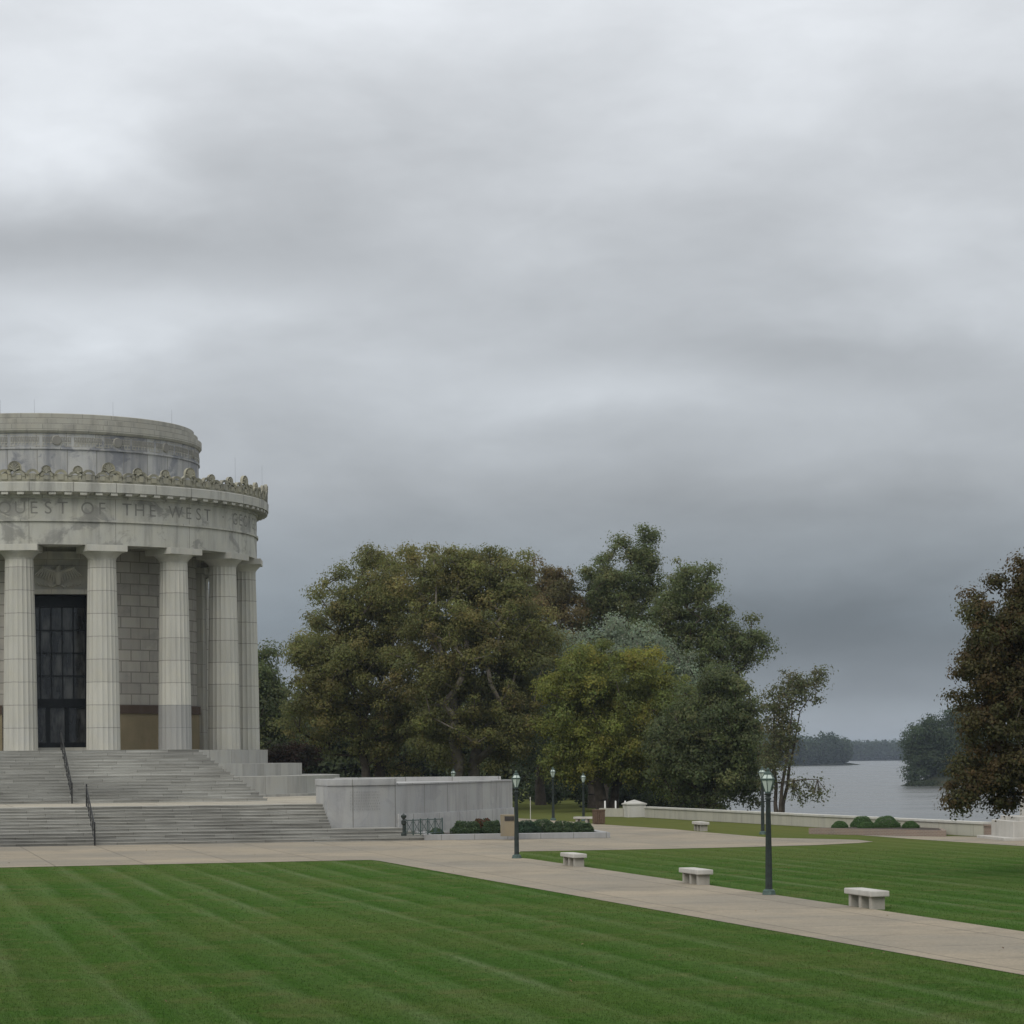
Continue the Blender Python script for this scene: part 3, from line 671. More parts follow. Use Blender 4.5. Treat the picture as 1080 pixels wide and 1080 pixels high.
m_ = MB(); bl = 41.6-7*0.33-0.02
m_.prism([tuple(ab(-14, bl-0.5))[:2], tuple(ab(10.58, bl-0.5))[:2], tuple(ab(10.58, 37.2))[:2], tuple(ab(16, 37.0))[:2], tuple(ab(16, 12))[:2], tuple(ab(-14, 12))[:2]], LZ-0.25, LZ+0.004)
lan = m_.build('landing', 'landing')
m_ = MB(); stp(m_, -14, 10.6, bl-0.5, bl, LZ-0.14, LZ+0.003); edge = m_.build('landing_edge', 'podium')
for o in (lower, mid, upp, lan, edge):
    o.parent = st; o.matrix_parent_inverse = Matrix.Translation(-inv)

# wing terrace at the end of the stairs
wing = thing('terrace_wall', 'curved pale grey granite terrace wall beside the lower steps, behind the hedge', 'wall', ab(15, 38))
wf = [(10.6, 40.8), (11.6, 40.62), (12.6, 40.3), (13.5, 39.85), (14.3, 39.3), (16.0, 37.6), (17.6, 35.6), (19.2, 33.2), (20.8, 30.6), (22.2, 28.2), (23.3, 26.2)]
w2 = [tuple(ab(*p))[:2] for p in wf]
def winv(o): o.parent = wing; o.matrix_parent_inverse = Matrix.Translation(-Vector(wing.location)); return o
poly = wf+[(23.75, 22.4), (14.0, 20.8), (14.0, 37.3), (10.6, 37.3)]
m_ = MB(); m_.prism([tuple(ab(*p))[:2] for p in poly], 0.0, 2.62); winv(m_.build('wall_face', 'wing', None, 25))
cp = [(10.56, 40.86), (11.62, 40.68), (12.64, 40.36), (13.56, 39.9), (14.25, 39.42), (14.3, 38.9), (14.0, 37.3), (10.56, 37.26)]
m_ = MB(); m_.prism([tuple(ab(*p))[:2] for p in cp], 2.62, 2.93); winv(m_.build('coping', 'wing', None, 25, 0.02))
def off(L, d):
    out = []
    for i, p in enumerate(L):
        a = L[max(i-1, 0)]; b = L[min(i+1, len(L)-1)]; t = Vector((b[0]-a[0], b[1]-a[1])).normalized(); out.append((p[0]-t.y*d, p[1]+t.x*d))
    return out
sub = wf[4:]
m_ = MB(); m_.prism([tuple(ab(*p))[:2] for p in off(sub, 0.09)+[(p[0]-0.2, p[1]-0.2) for p in sub[::-1]]], 0.0, 1.17); winv(m_.build('plinth', 'wing', None, 25, 0.015))
m_ = MB(); m_.prism([tuple(ab(*p))[:2] for p in [(14.3, 21.6), (23.4, 23.1), (23.5, 22.5), (14.3, 21.0)]], 2.62, 2.86); winv(m_.build('parapet', 'wing'))
m_ = MB(); m_.prism([tuple(ab(*p))[:2] for p in off(sub, 0.05)+off(sub, -0.45)[::-1]], 2.622, 2.70); winv(m_.build('coping', 'wing', None, 25, 0.01))
# worn carving on the curved wall: rows of short strokes nobody can read
m_ = MB(); p0, p1 = ab(11.65, 40.62), ab(13.35, 39.95); tv = (p1-p0); Lw = tv.length; tv.normalize(); nv = Vector((tv.y, -tv.x, 0))
for r_ in range(7):
    x_ = 0.05
    while x_ < Lw-0.1:
        wl = random.uniform(0.03, 0.06)
        z_ = 2.25-0.14*r_; base = p0+tv*x_+nv*0.08
        m_.quad([base+Vector((0, 0, z_)), base+tv*wl*0.5+Vector((0, 0, z_)), base+tv*wl*0.5+Vector((0, 0, z_+0.085)), base+Vector((0, 0, z_+0.085))])
        x_ += wl+random.uniform(0.03, 0.07)
winv(m_.build('carving', 'faint'))

# handrails on the middle of the stairs
def handrail(label, b0, z0, b1, z1, n):
    a = -0.8
    t = thing('handrail', label, 'handrail', ab(a, b1, z1), 0, 'iron handrails on the stairs')
    inv_ = Matrix.Translation(-Vector(t.location))
    def par(o): o.parent = t; o.matrix_parent_inverse = inv_
    pt = lambda s_, h, da=0: ab(a+da, b0+(b1-b0)*s_, z0+(z1-z0)*s_+h)
    for s_ in (0.0, 1.0):
        m = MB(); m.tube(pt(s_, 0), pt(s_, 1.02), 0.04, 0.036, 8); m.tube(pt(s_, 1.02), pt(s_, 1.1), 0.055, 0.02, 8); par(m.build('post', 'iron', None, 40))
    m = MB(); m.tube(pt(0, 0.95), pt(1, 0.95), 0.03, None, 8); par(m.build('rail', 'iron', None, 40))
    m = MB(); m.tube(pt(0, 0.2), pt(1, 0.2), 0.018, None, 6)
    for i in range(n):
        s0, s1 = i/n, (i+1)/n
        m.tube(pt(s0, 0.2), pt(s1, 0.93), 0.012, None, 5); m.tube(pt(s1, 0.2), pt(s0, 0.93), 0.012, None, 5); m.tube(pt(s1, 0.0 if i < n-1 else 0.2), pt(s1, 0.93), 0.014, None, 5)
    par(m.build('lattice', 'iron'))
handrail('dark iron handrail on the upper flight, rising to the door', 22.4, FZ, 29.9, LZ, 6)
handrail('dark iron handrail on the lower flight, ending on the path', 39.2, LZ, 43.7, 0.0, 4)

# ------------------------------------------------------------------ planter with hedge
fl, fr_ = gp(448, 886.6), gp(643.7, 883.9)
pl = [(fl.x, fl.y), (fr_.x, fr_.y), (4.05, 132.5), (0.6, 134.0), (-4.8, 131.0)]
plt = thing('stone_planter', 'low grey stone kerb bed holding the hedge below the terrace wall', 'planter', (0.5, 129, 0))
def pin_(o, p=plt): o.parent = p; o.matrix_parent_inverse = Matrix.Translation(-Vector(p.location)); return o
cen = Vector((sum(p[0] for p in pl)/5, sum(p[1] for p in pl)/5))
for i in range(5):
    a, b = Vector(pl[i]), Vector(pl[(i+1) % 5]); t = (b-a).normalized(); nn = Vector((-t.y, t.x))
    wv = 0.5 if i == 0 else 0.4
    m_ = MB(); m_.prism([tuple(a+t*(0.0 if i != 1 else 0.505)), tuple(b-t*0.0), tuple(b+nn*wv-t*0.35), tuple(a+nn*wv+t*(0.35 if i != 1 else 0.505))], 0.0, 0.28+0.004*i); pin_(m_.build('kerb', 'kerb', None, None, 0.012))
m_ = MB(); m_.poly([tuple(Vector(p)+(cen-Vector(p))*0.06) for p in pl], 0.2); pin_(m_.build('soil', 'soil'))

# leaves ------------------------------------------------------------
def leaf_object(name, pts, nrm, size, cols, parent=None, mat='leaf', origin=(0, 0, 0), aspect=0.62):
    """one quad leaf per point; pts (n,3), nrm (n,3) facing, size (n,), cols (n,3)"""
    n = len(pts)
    nrm = nrm/np.maximum(np.linalg.norm(nrm, axis=1, keepdims=True), 1e-6)
    r = rng.normal(size=(n, 3)); t = np.cross(nrm, r); t /= np.maximum(np.linalg.norm(t, axis=1, keepdims=True), 1e-6); b = np.cross(nrm, t)
    s = size[:, None]
    v = np.empty((n, 4, 3)); v[:, 0] = pts-t*s*0.5; v[:, 1] = pts+b*s*0.5*aspect+nrm*s*0.08; v[:, 2] = pts+t*s*0.5-nrm*s*0.06; v[:, 3] = pts-b*s*0.5*aspect+nrm*s*0.08
    v -= np.array(origin)
    me_ = bpy.data.meshes.new(name)
    me_.vertices.add(n*4); me_.vertices.foreach_set('co', v.astype(np.float32).ravel())
    me_.loops.add(n*4); me_.loops.foreach_set('vertex_index', np.arange(n*4, dtype=np.int32))
    me_.polygons.add(n); me_.polygons.foreach_set('loop_start', np.arange(0, n*4, 4, dtype=np.int32))
    me_.update(calc_edges=True)
    ca = me_.color_attributes.new('tint', 'FLOAT_COLOR', 'POINT')
    c4 = np.ones((n, 4, 4), dtype=np.float32); c4[:, :, :3] = cols[:, None, :]
    ca.data.foreach_set('color', c4.ravel())
    me_.materials.append(MAT[mat])
    o = bpy.data.objects.new(name, me_); COL.objects.link(o); o.location = origin
    if parent is not None:
        o.parent = parent; o.matrix_parent_inverse = parent.matrix_basis.inverted() if False else Matrix.Translation(-Vector(parent.location))
    return o
def sph(n):
    v = rng.normal(size=(n, 3)); return v/np.linalg.norm(v, axis=1, keepdims=True)
def palette(cols, n, jit=0.16):
    c = np.array(cols)[rng.integers(0, len(cols), n)]
    return c*np.exp(rng.normal(scale=jit, size=(n, 1)))*np.exp(rng.normal(scale=0.05, size=(n, 3)))

def bush(name, label, cat, c, rx, ry, rz_, n, size, cols, group=None, clipped=True, rough=0.06):
    """a clipped or loose shrub: leaf shell over a leafy heart, standing on c"""
    c = Vector(c); t = thing(name, label, cat, c, 0, group)
    d = sph(n); d[:, 2] = np.abs(d[:, 2])
    bumps = 1+rough*np.sin(d[:, 0]*7+c.x)+rough*np.cos(d[:, 1]*6+c.y*2)+rough*np.sin(d[:, 2]*8)
    rr = (1-np.abs(rng.normal(scale=0.08 if clipped else 0.16, size=n)))*bumps
    if not clipped: d = np.sign(d)*np.abs(d)**0.72
    p = d*np.array([rx, ry, rz_])*rr[:, None]
    if clipped: p[:, 2] = np.sign(p[:, 2])*np.abs(p[:, 2])
    low = rng.random(n) < 0.22
    p[low, 2] = rng.random(low.sum())*rz_*0.4
    nr = d+rng.normal(scale=0.55, size=(n, 3))
    leaf_object('foliage', p+np.array(c), nr, size*rng.uniform(0.7, 1.3, n), palette(cols, n), t, origin=tuple(c))
    m = MB()                                            # woody stems inside
    for q in range(7):
        a_ = q*0.9; m.tube((c.x, c.y, c.z), (c.x+rx*0.55*math.cos(a_), c.y+ry*0.55*math.sin(a_), c.z+rz_*0.6), 0.03, 0.012, 5)
    o = m.build('stem', 'bark'); o.parent = t; o.matrix_parent_inverse = Matrix.Translation(-c)
    return t
DG = [(0.069, 0.106, 0.050), (0.056, 0.090, 0.045), (0.088, 0.125, 0.056)]
hs = [(492, 868.5, 15, 129.6, 'low loose hedge shrub nearest the iron railing', DG), (509, 866, 10, 131.0, 'hedge shrub with rust red flowers before the terrace wall', [(0.16, 0.05, 0.03), (0.04, 0.065, 0.03), (0.05, 0.07, 0.03), (0.11, 0.05, 0.025)]),
      (519, 868, 10, 129.8, 'dark hedge shrub touching the tan plaque stand', DG), (553, 868.5, 14, 129.4, 'hedge shrub just beyond the tan plaque stand and lamp post', [(0.045, 0.08, 0.045), (0.05, 0.085, 0.05)]),
      (572, 867, 15, 130.6, 'tallest dark shrub in the middle of the kerb bed', DG), (594, 869, 14, 129.5, 'rounded dark shrub next to last in the kerb bed', DG), (613, 869.5, 11.5, 129.8, 'rounded dark shrub at the bare paved end of the kerb bed', DG)]
for x_, y_, hw, Z, lab, cc in hs:
    p = at(x_, y_, Z); sc_ = Z/F
    bush('hedge_shrub', lab, 'shrub', (p.x, p.y, 0.2), hw*sc_*1.12, 0.75, max(p.z-0.2+0.09, 0.45), 5200, 0.085, cc, 'shrubs in the kerb bed', False)
p = gp(460, 880, 0.24)
bush('hedge_shrub', 'small clipped round bush in front of the iron railing', 'shrub', (p.x, p.y, 0.24), 0.36, 0.34, 0.3, 1800, 0.06, DG, 'shrubs in the kerb bed', True)

# plaque stand
pp = gp(535.5, 880, 0.28); ps = thing('plaque_stand', 'square tan stone stand with a dark plaque, among the hedge shrubs', 'plaque stand', (pp.x, pp.y, 0.2))
m_ = MB(); m_.box((pp.x, pp.y), (1, 0, 0), (0, 1, 0), 0.34, 0.25, 0.2, 1.22); pin_(m_.build('pedestal', 'plaquestone', None, None, 0.02), ps)
m_ = MB(); m_.box((pp.x+0.08, pp.y-0.26), (1, 0, 0), (0, 1, 0), 0.22, 0.02, 0.93, 1.14); pin_(m_.build('plaque', 'plaque'), ps)

# iron railing in front of the terrace wall
r0, r1 = gp(428, 881.5, 0.28), gp(466.5, 879.5, 0.28)
rl = thing('iron_railing', 'low green iron railing with crossed bars at the end of the steps', 'railing', r0)
tv = (r1-r0); LR = tv.length; tv.normalize()
for q in range(6):
    m_ = MB(); b_ = r0+tv*LR*q/5; m_.tube(b_, b_+Vector((0, 0, 0.78)), 0.035, None, 6); pin_(m_.build('post', 'iron_green'), rl)
for q in range(5):
    m_ = MB(); a_, b_ = r0+tv*LR*q/5, r0+tv*LR*(q+1)/5; up = Vector((0, 0, 1))
    m_.tube(a_+up*0.72, b_+up*0.72, 0.025, None, 6); m_.tube(a_+up*0.08, b_+up*0.08, 0.02, None, 6)
    m_.tube(a_+up*0.1, b_+up*0.7, 0.014, None, 5); m_.tube(b_+up*0.1, a_+up*0.7, 0.014, None, 5)
    c_ = (a_+b_)/2
    for e in (0.25, 0.75): m_.tube(a_+(b_-a_)*e+up*.1, a_+(b_-a_)*e+up*.7, 0.011, None, 5)
    pin_(m_.build('panel', 'iron_green'), rl)
m_ = MB(); b_ = r0-tv*0.16
m_.lathe([(0.13, 0), (0.13, 0.12), (0.07, 0.16), (0.06, 0.5), (0.12, 0.56), (0.12, 0.7), (0.05, 0.78), (0.13, 0.88), (0.13, 0.96), (0.0, 1.06)], 12, b_); pin_(m_.build('newel', 'bronze', None, 40), rl)

# ------------------------------------------------------------------ street lamps
def make_lamp():
    t = thing('street_lamp', 'x', 'street lamp', (0, 0, 0), 0, 'bronze lanterns along the paths')
    m = MB(); m.lathe([(0.0, 0.0), (0.2, 0.0), (0.2, 0.05), (0.185, 0.07), (0.18, 0.13), (0.12, 0.17)], 8); m.build('base', 'verdigris', t, 35)
    m = MB(); n = 48
    zs = [0.14, 0.2, 1.0, 1.8, 2.5, 2.70]; rr = [0.115, 0.1, 0.092, 0.08, 0.068, 0.066]
    rings = [[((r_-(0.010 if i % 3 else 0))*math.cos(2*PI*i/n), (r_-(0.010 if i % 3 else 0))*math.sin(2*PI*i/n), z_) for i in range(n)] for z_, r_ in zip(zs, rr)]
    for j in range(len(zs)-1):
        for i in range(n): m.quad([rings[j][i], rings[j][(i+1) % n], rings[j+1][(i+1) % n], rings[j+1][i]], [(0, 0)]*4)
    m.lathe([(0.066, 2.70), (0.09, 2.71), (0.09, 2.75), (0.06, 2.78), (0.06, 2.82), (0.1, 2.86), (0.1, 2.88), (0.075, 2.90), (0.0, 2.90)], 12)
    m.tube((-0.2, 0, 2.66), (0.2, 0, 2.66), 0.014, None, 5)
    m.build('post', 'bronze', t, 35)
    lan_ = MB(); NS = 6
    lan_.lathe([(0.0, 2.90), (0.09, 2.90), (0.09, 2.93), (0.07, 2.935)], NS)
    lan_.lathe([(0.17, 3.255), (0.21, 3.26), (0.215, 3.30), (0.19, 3.31)], NS)
    lan_.lathe([(0.115, 3.42), (0.125, 3.42), (0.125, 3.45), (0.07, 3.50), (0.05, 3.51), (0.05, 3.55), (0.065, 3.56), (0.02, 3.60), (0.0, 3.63)], NS)
    for i in range(NS):
        a_ = 2*PI*i/NS
        P = lambda r_, z_: (r_*math.cos(a_), r_*math.sin(a_), z_)
        lan_.tube(P(0.085, 2.92), P(0.2, 3.27), 0.012, None, 5); lan_.tube(P(0.2, 3.29), P(0.118, 3.43), 0.012, None, 5)
    lo = lan_.build('lantern', 'verdigris', t)
    g = MB(); g.lathe([(0.07, 2.925), (0.188, 3.262)], NS); g.build('glass', 'lampglass', lo)
    g = MB(); g.lathe([(0.188, 3.30), (0.108, 3.425)], NS); g.build('glass', 'lampglass', lo)
    return t
lamp0 = make_lamp()
lamps = [(811, 944, 809, 'tallest lamp post, on the grass edge between two stone benches'), (545, 905.5, 812, 'lamp post at the paved corner of the lawn, before the hedge bed'),
         (804.5, 880, 808, 'lamp post by the river wall, overlapped by the tallest lamp'), (583.5, 865.3, 808.6, 'lamp post behind the hedge bed, at the dry grass edge'),
         (615.5, 866.2, 815, 'lamp post standing behind the small bench and wooden bin')]
for i, (x_, yb, yt, lab) in enumerate(lamps):
    p = gp(x_, yb); h = at(x_, yt, p.y).z; t = lamp0 if i == 0 else dup(lamp0)
    t.location = (p.x, p.y, 0); t.scale = (h/3.63,)*3; t['label'] = lab; t.rotation_euler = (0, 0, 0.25+0.4*i)
t = dup(lamp0); p = at(478, 810.5, 176); t.location = (p.x, 176, 0); t.scale = (p.z/3.63,)*3; t['label'] = 'lamp hidden behind the terrace wall, only its lantern showing above'

# ------------------------------------------------------------------ benches
def make_bench():
    t = thing('stone_bench', 'x', 'bench', (0, 0, 0), 0, 'stone benches along the paths')
    m = MB(); m.box((0, 0), (1, 0, 0), (0, 1, 0), 0.26, 0.95, 0.33, 0.48, True); m.build('seat', 'bench', t, None, 0.03)
    for y_ in (-0.72, 0.0, 0.72):
        m = MB(); m.box((0, y_), (1, 0, 0), (0, 1, 0), 0.185, 0.09, 0.0, 0.328, False); m.build('leg', 'benchleg', t, None, 0.012)
    return t
bench0 = make_bench()
bs = [(914, 957.5, 0, 1.0, 'largest stone bench, on the grass edge past the tallest lamp post'), (734, 932.5, 0, 1.0, 'stone bench between the two large lamp posts, beside the wide path'), (605, 913.5, 0, 0.98, 'stone bench nearest the hedge bed, at the narrow tip of the lawn'),
      (739, 876.3, -5, 1.0, 'stone bench on the dry grass before the river wall'), (619.5, 868.8, 50, 0.85, 'small stone bench beside the wooden bin')]
for i, (x_, y_, dz, sc_, lab) in enumerate(bs):
    p = gp(x_, y_); t = bench0 if i == 0 else dup(bench0)
    t.location = (p.x, p.y, 0); t.rotation_euler = (0, 0, AX+R_(dz)); t.scale = (sc_,)*3; t['label'] = lab

# ------------------------------------------------------------------ bin, posts, pole
p = gp(631.5, 869.5); t = thing('litter_bin', 'square brown wooden litter bin beside the small stone bench', 'litter bin', (p.x, p.y, 0), 0.3)
m_ = MB()
for i in range(4):
    for q in range(5):
        ang = i*PI/2; e1 = Vector((math.cos(ang), math.sin(ang), 0)); e2 = Vector((-e1.y, e1.x, 0)); c = e1*0.27+e2*(q-2)*0.112
        m_.box(c, e2, e1, 0.048, 0.02, 0.06, 0.78, True)
m_.box((0, 0), (1, 0, 0), (0, 1, 0), 0.25, 0.25, 0.03, 0.74, True)
m_.build('body', 'wood', t)
m_ = MB(); m_.prism([(-.31, -.31), (.31, -.31), (.31, .31), (-.31, .31)], 0.78, 0.86, True); m_.build('lid', 'wood', t, None, 0.015)
for x_, lab in ((638.2, 'white post right beside the wooden bin'), (649.4, 'white post midway between the bin and the capped pier'), (659.4, 'white post touching the capped stone pier')):
    b_ = at(x_, 855.5, 172); m_ = MB(); m_.lathe([(0.0, 0), (0.055, 0), (0.055, b_.z*0+0.98), (0.03, 1.02), (0.0, 1.03)], 10)
    o = m_.build('bollard', 'white', None, 40); o.location = (b_.x, 172, 0.0); tag(o, lab, 'bollard', 'white posts by the river wall')
b_ = gp(559.5, 865); m_ = MB(); m_.tube((0, 0, 0), (0, 0, 1.45), 0.025, None, 6); m_.tube((0, 0, 1.3), (0, 0, 1.42), 0.035, None, 6)
o = m_.build('marker_post', 'coping'); o.location = (b_.x, b_.y, 0); tag(o, 'thin pale marker post behind the hedge bed', 'post')

# ------------------------------------------------------------------ river wall
rw = thing('river_wall', 'long low beige wall along the river with a pale coping', 'wall', (15, 146, 0))
d_ = Vector((RW[1][0]-RW[0][0], RW[1][1]-RW[0][1])).normalized(); nn = Vector((-d_.y, d_.x))    # towards the river side
A, B = Vector(RW[0]), Vector(RW[1]); E_ = gp(1043, 882.5); B = A+d_*((Vector((E_.x, E_.y))-A).dot(d_))
def wallbox(a, b, t0, t1, z0, z1): return [tuple(a+nn*t0), tuple(b+nn*t0), tuple(b+nn*t1), tuple(a+nn*t1)], z0, z1
m_ = MB(); q, z0, z1 = wallbox(A, B, 0.0, 0.35, -2.5, 0.58); m_.prism(q, z0, z1); pin_(m_.build('wall_panel', 'rwall'), rw)
m_ = MB(); q, z0, z1 = wallbox(A, B+d_*0.03, -0.06, 0.41, 0.58, 0.70); m_.prism(q, z0, z1, True); pin_(m_.build('coping', 'coping', None, None, 0.02), rw)
# continuation beyond the statue, in brick
m_ = MB(); q, z0, z1 = wallbox(B+d_*0.05, B+d_*40, 0.02, 0.4, -2.5, 0.5); m_.prism(q, z0, z1)
q, z0, z1 = wallbox(B+d_*0.05, B+d_*40, -0.03, 0.45, 0.503, 0.58); m_.prism(q, z0, z1, True)
o = m_.build('brick_wall', 'brick'); tag(o, 'low brown brick wall behind the statue pedestal', 'wall')
# pier
pc = at(669, 857, 170.2); pi_ = thing('stone_pier', 'pale stone pier with a pyramid cap at the end of the river wall', 'pier', (pc.x, pc.y, 0), AX)
m_ = MB(); m_.box((0, 0), (1, 0, 0), (0, 1, 0), 0.6, 0.6, 0.0, 0.80); m_.build('body', 'coping', pi_, None, 0.02)
m_ = MB(); m_.box((0, 0), (1, 0, 0), (0, 1, 0), 0.66, 0.66, 0.80, 0.87, True)
z_ = 0.873; c4 = [(-.66, -.66, z_), (.66, -.66, z_), (.66, .66, z_), (-.66, .66, z_)]
for i in range(4): m_.quad([c4[i], c4[(i+1) % 4], (0, 0, 1.12)])
m_.build('cap', 'coping', pi_)
# grass mound in front of the pier end is part of the ground; low end wall running back
m_ = MB(); a_ = Vector((pc.x-0.7, pc.y+0.2)); b_ = a_+Vector((-1.5, 1.6))
q = [(a_.x, a_.y), (b_.x, b_.y), (b_.x+.2, b_.y+.25), (a_.x+.2, a_.y+.25)]; m_.prism(q, 0, 0.55); o = m_.build('end_wall', 'rwall'); tag(o, 'short low wall running back from the capped pier behind white posts', 'wall')

# brick planter against the river wall, with clipped bushes
q0, q1 = gp(853, 879.6), gp(998, 882.6)
w0 = A+d_*((Vector((q0.x, q0.y))-A).dot(d_))-nn*0.05; w1 = A+d_*((Vector((q1.x, q1.y))-A).dot(d_)-3.2)-nn*0.05
bp = thing('brick_planter', 'low brown brick planter holding clipped bushes before the river wall', 'planter', (q0.x, q0.y, 0))
pl2 = [(q0.x, q0.y), (q1.x, q1.y), (w1.x, w1.y), (w0.x, w0.y)]
m_ = MB(); m_.prism(pl2, 0, 0.30); pin_(m_.build('wall', 'brick'), bp)
cc = Vector((sum(p[0] for p in pl2)/4, sum(p[1] for p in pl2)/4))
m_ = MB(); m_.poly([tuple(Vector(p)+(cc-Vector(p))*0.09) for p in pl2], 0.306); pin_(m_.build('soil', 'soil'), bp)
CB = [(0.089, 0.158, 0.055), (0.078, 0.138, 0.055), (0.106, 0.181, 0.065)]
for x0, x1, yt, yb, Zo, lab in [(877, 895, 866, 875, 0.0, 'small clipped bush at the grass end of the brick planter'), (896.5, 922, 861, 875, 1.6, 'large pale clipped dome bush behind a smaller one in the brick planter'),
                          (904, 923, 867, 875.5, -0.3, 'small clipped bush in front of the large domes'), (920, 950, 860.5, 875, 0.4, 'largest clipped dome bush in the brick planter'), (951, 969.5, 866, 875, 0.0, 'small clipped bush at the statue end of the brick planter')]:
    Z = 131.0+Zo-(x0-877)*0.018; c = at((x0+x1)/2, yb, Z); tp = at((x0+x1)/2, yt, Z)
    bush('clipped_bush', lab, 'bush', (c.x, Z, 0.3), (x1-x0)/2/F*Z, (x1-x0)/2/F*Z*0.8, tp.z-0.3, 5000, 0.055, CB, 'clipped bushes in the brick planter', True, 0.03)

# statue on its pedestal, mostly beyond the frame
sb = gp(1110, 884.5); sta = thing('statue', 'pale granite seated statue on a broad pedestal, half hidden by the maple', 'statue', (sb.x, sb.y, 0), AX*0.4)
m_ = MB(); m_.box((0, 0), (1, 0, 0), (0, 1, 0), 2.9, 2.3, 0, 0.13); m_.build('plinth', 'bench', sta, None, 0.02)
m_ = MB(); m_.box((0, 0), (1, 0, 0), (0, 1, 0), 2.35, 1.8, 0.13, 0.86); m_.build('pedestal', 'bench', sta, None, 0.02)
m_ = MB(); m_.box((0, 0), (1, 0, 0), (0, 1, 0), 2.0, 1.5, 0.86, 1.05); m_.build('pedestal_step', 'bench', sta, None, 0.02)
# seated robed figure: one skinned body
bm = bmesh.new(); sk = bm.verts.layers.skin.verify()
J = [((0, 0.1, 2.3), .62), ((0, 0.25, 3.2), .6), ((0, 0.3, 4.0), .62), ((0, 0.25, 4.55), .24), ((0, 0.15, 5.0), .34), ((0, 0.15, 5.25), .26),
     ((-.4, -0.1, 2.2), .42), ((-.55, -1.0, 2.25), .38), ((-.55, -1.1, 1.25), .3), ((-.55, -1.35, 1.12), .2),
     ((.4, -0.1, 2.2), .42), ((.55, -1.0, 2.25), .38), ((.55, -1.1, 1.25), .3), ((.55, -1.35, 1.12), .2),
     ((-.75, .3, 4.05), .3), ((-1.0, .1, 3.2), .22), ((-.8, -.7, 2.85), .17), ((.75, .3, 4.05), .3), ((1.0, .1, 3.2), .22), ((.8, -.7, 2.85), .17)]
vs = [bm.verts.new(p) for p, r_ in J]
for a_, b_ in [(0, 1), (1, 2), (2, 3), (3, 4), (4, 5), (0, 6), (6, 7), (7, 8), (8, 9), (0, 10), (10, 11), (11, 12), (12, 13), (2, 14), (14, 15), (15, 16), (2, 17), (17, 18), (18, 19)]: bm.edges.new((vs[a_], vs[b_]))
for v, (p, r_) in zip(vs, J): v[sk].radius = (r_, r_)
vs[0][sk].use_root = True
me_ = bpy.data.meshes.new('figure'); bm.to_mesh(me_); bm.free()
fo = bpy.data.objects.new('figure', me_); COL.objects.link(fo); fo.parent = sta; me_.materials.append(MAT['bench'])
fo.modifiers.new('skin', 'SKIN'); sm_ = fo.modifiers.new('sub', 'SUBSURF'); sm_.levels = 2; sm_.render_levels = 2
m_ = MB(); m_.box((0, 0.55), (1, 0, 0), (0, 1, 0), 1.15, 0.75, 1.05, 1.9); m_.box((0, 1.1), (1, 0, 0), (0, 1, 0), 1.15, 0.25, 1.9, 3.9); m_.build('seat', 'bench', sta, None, 0.03)

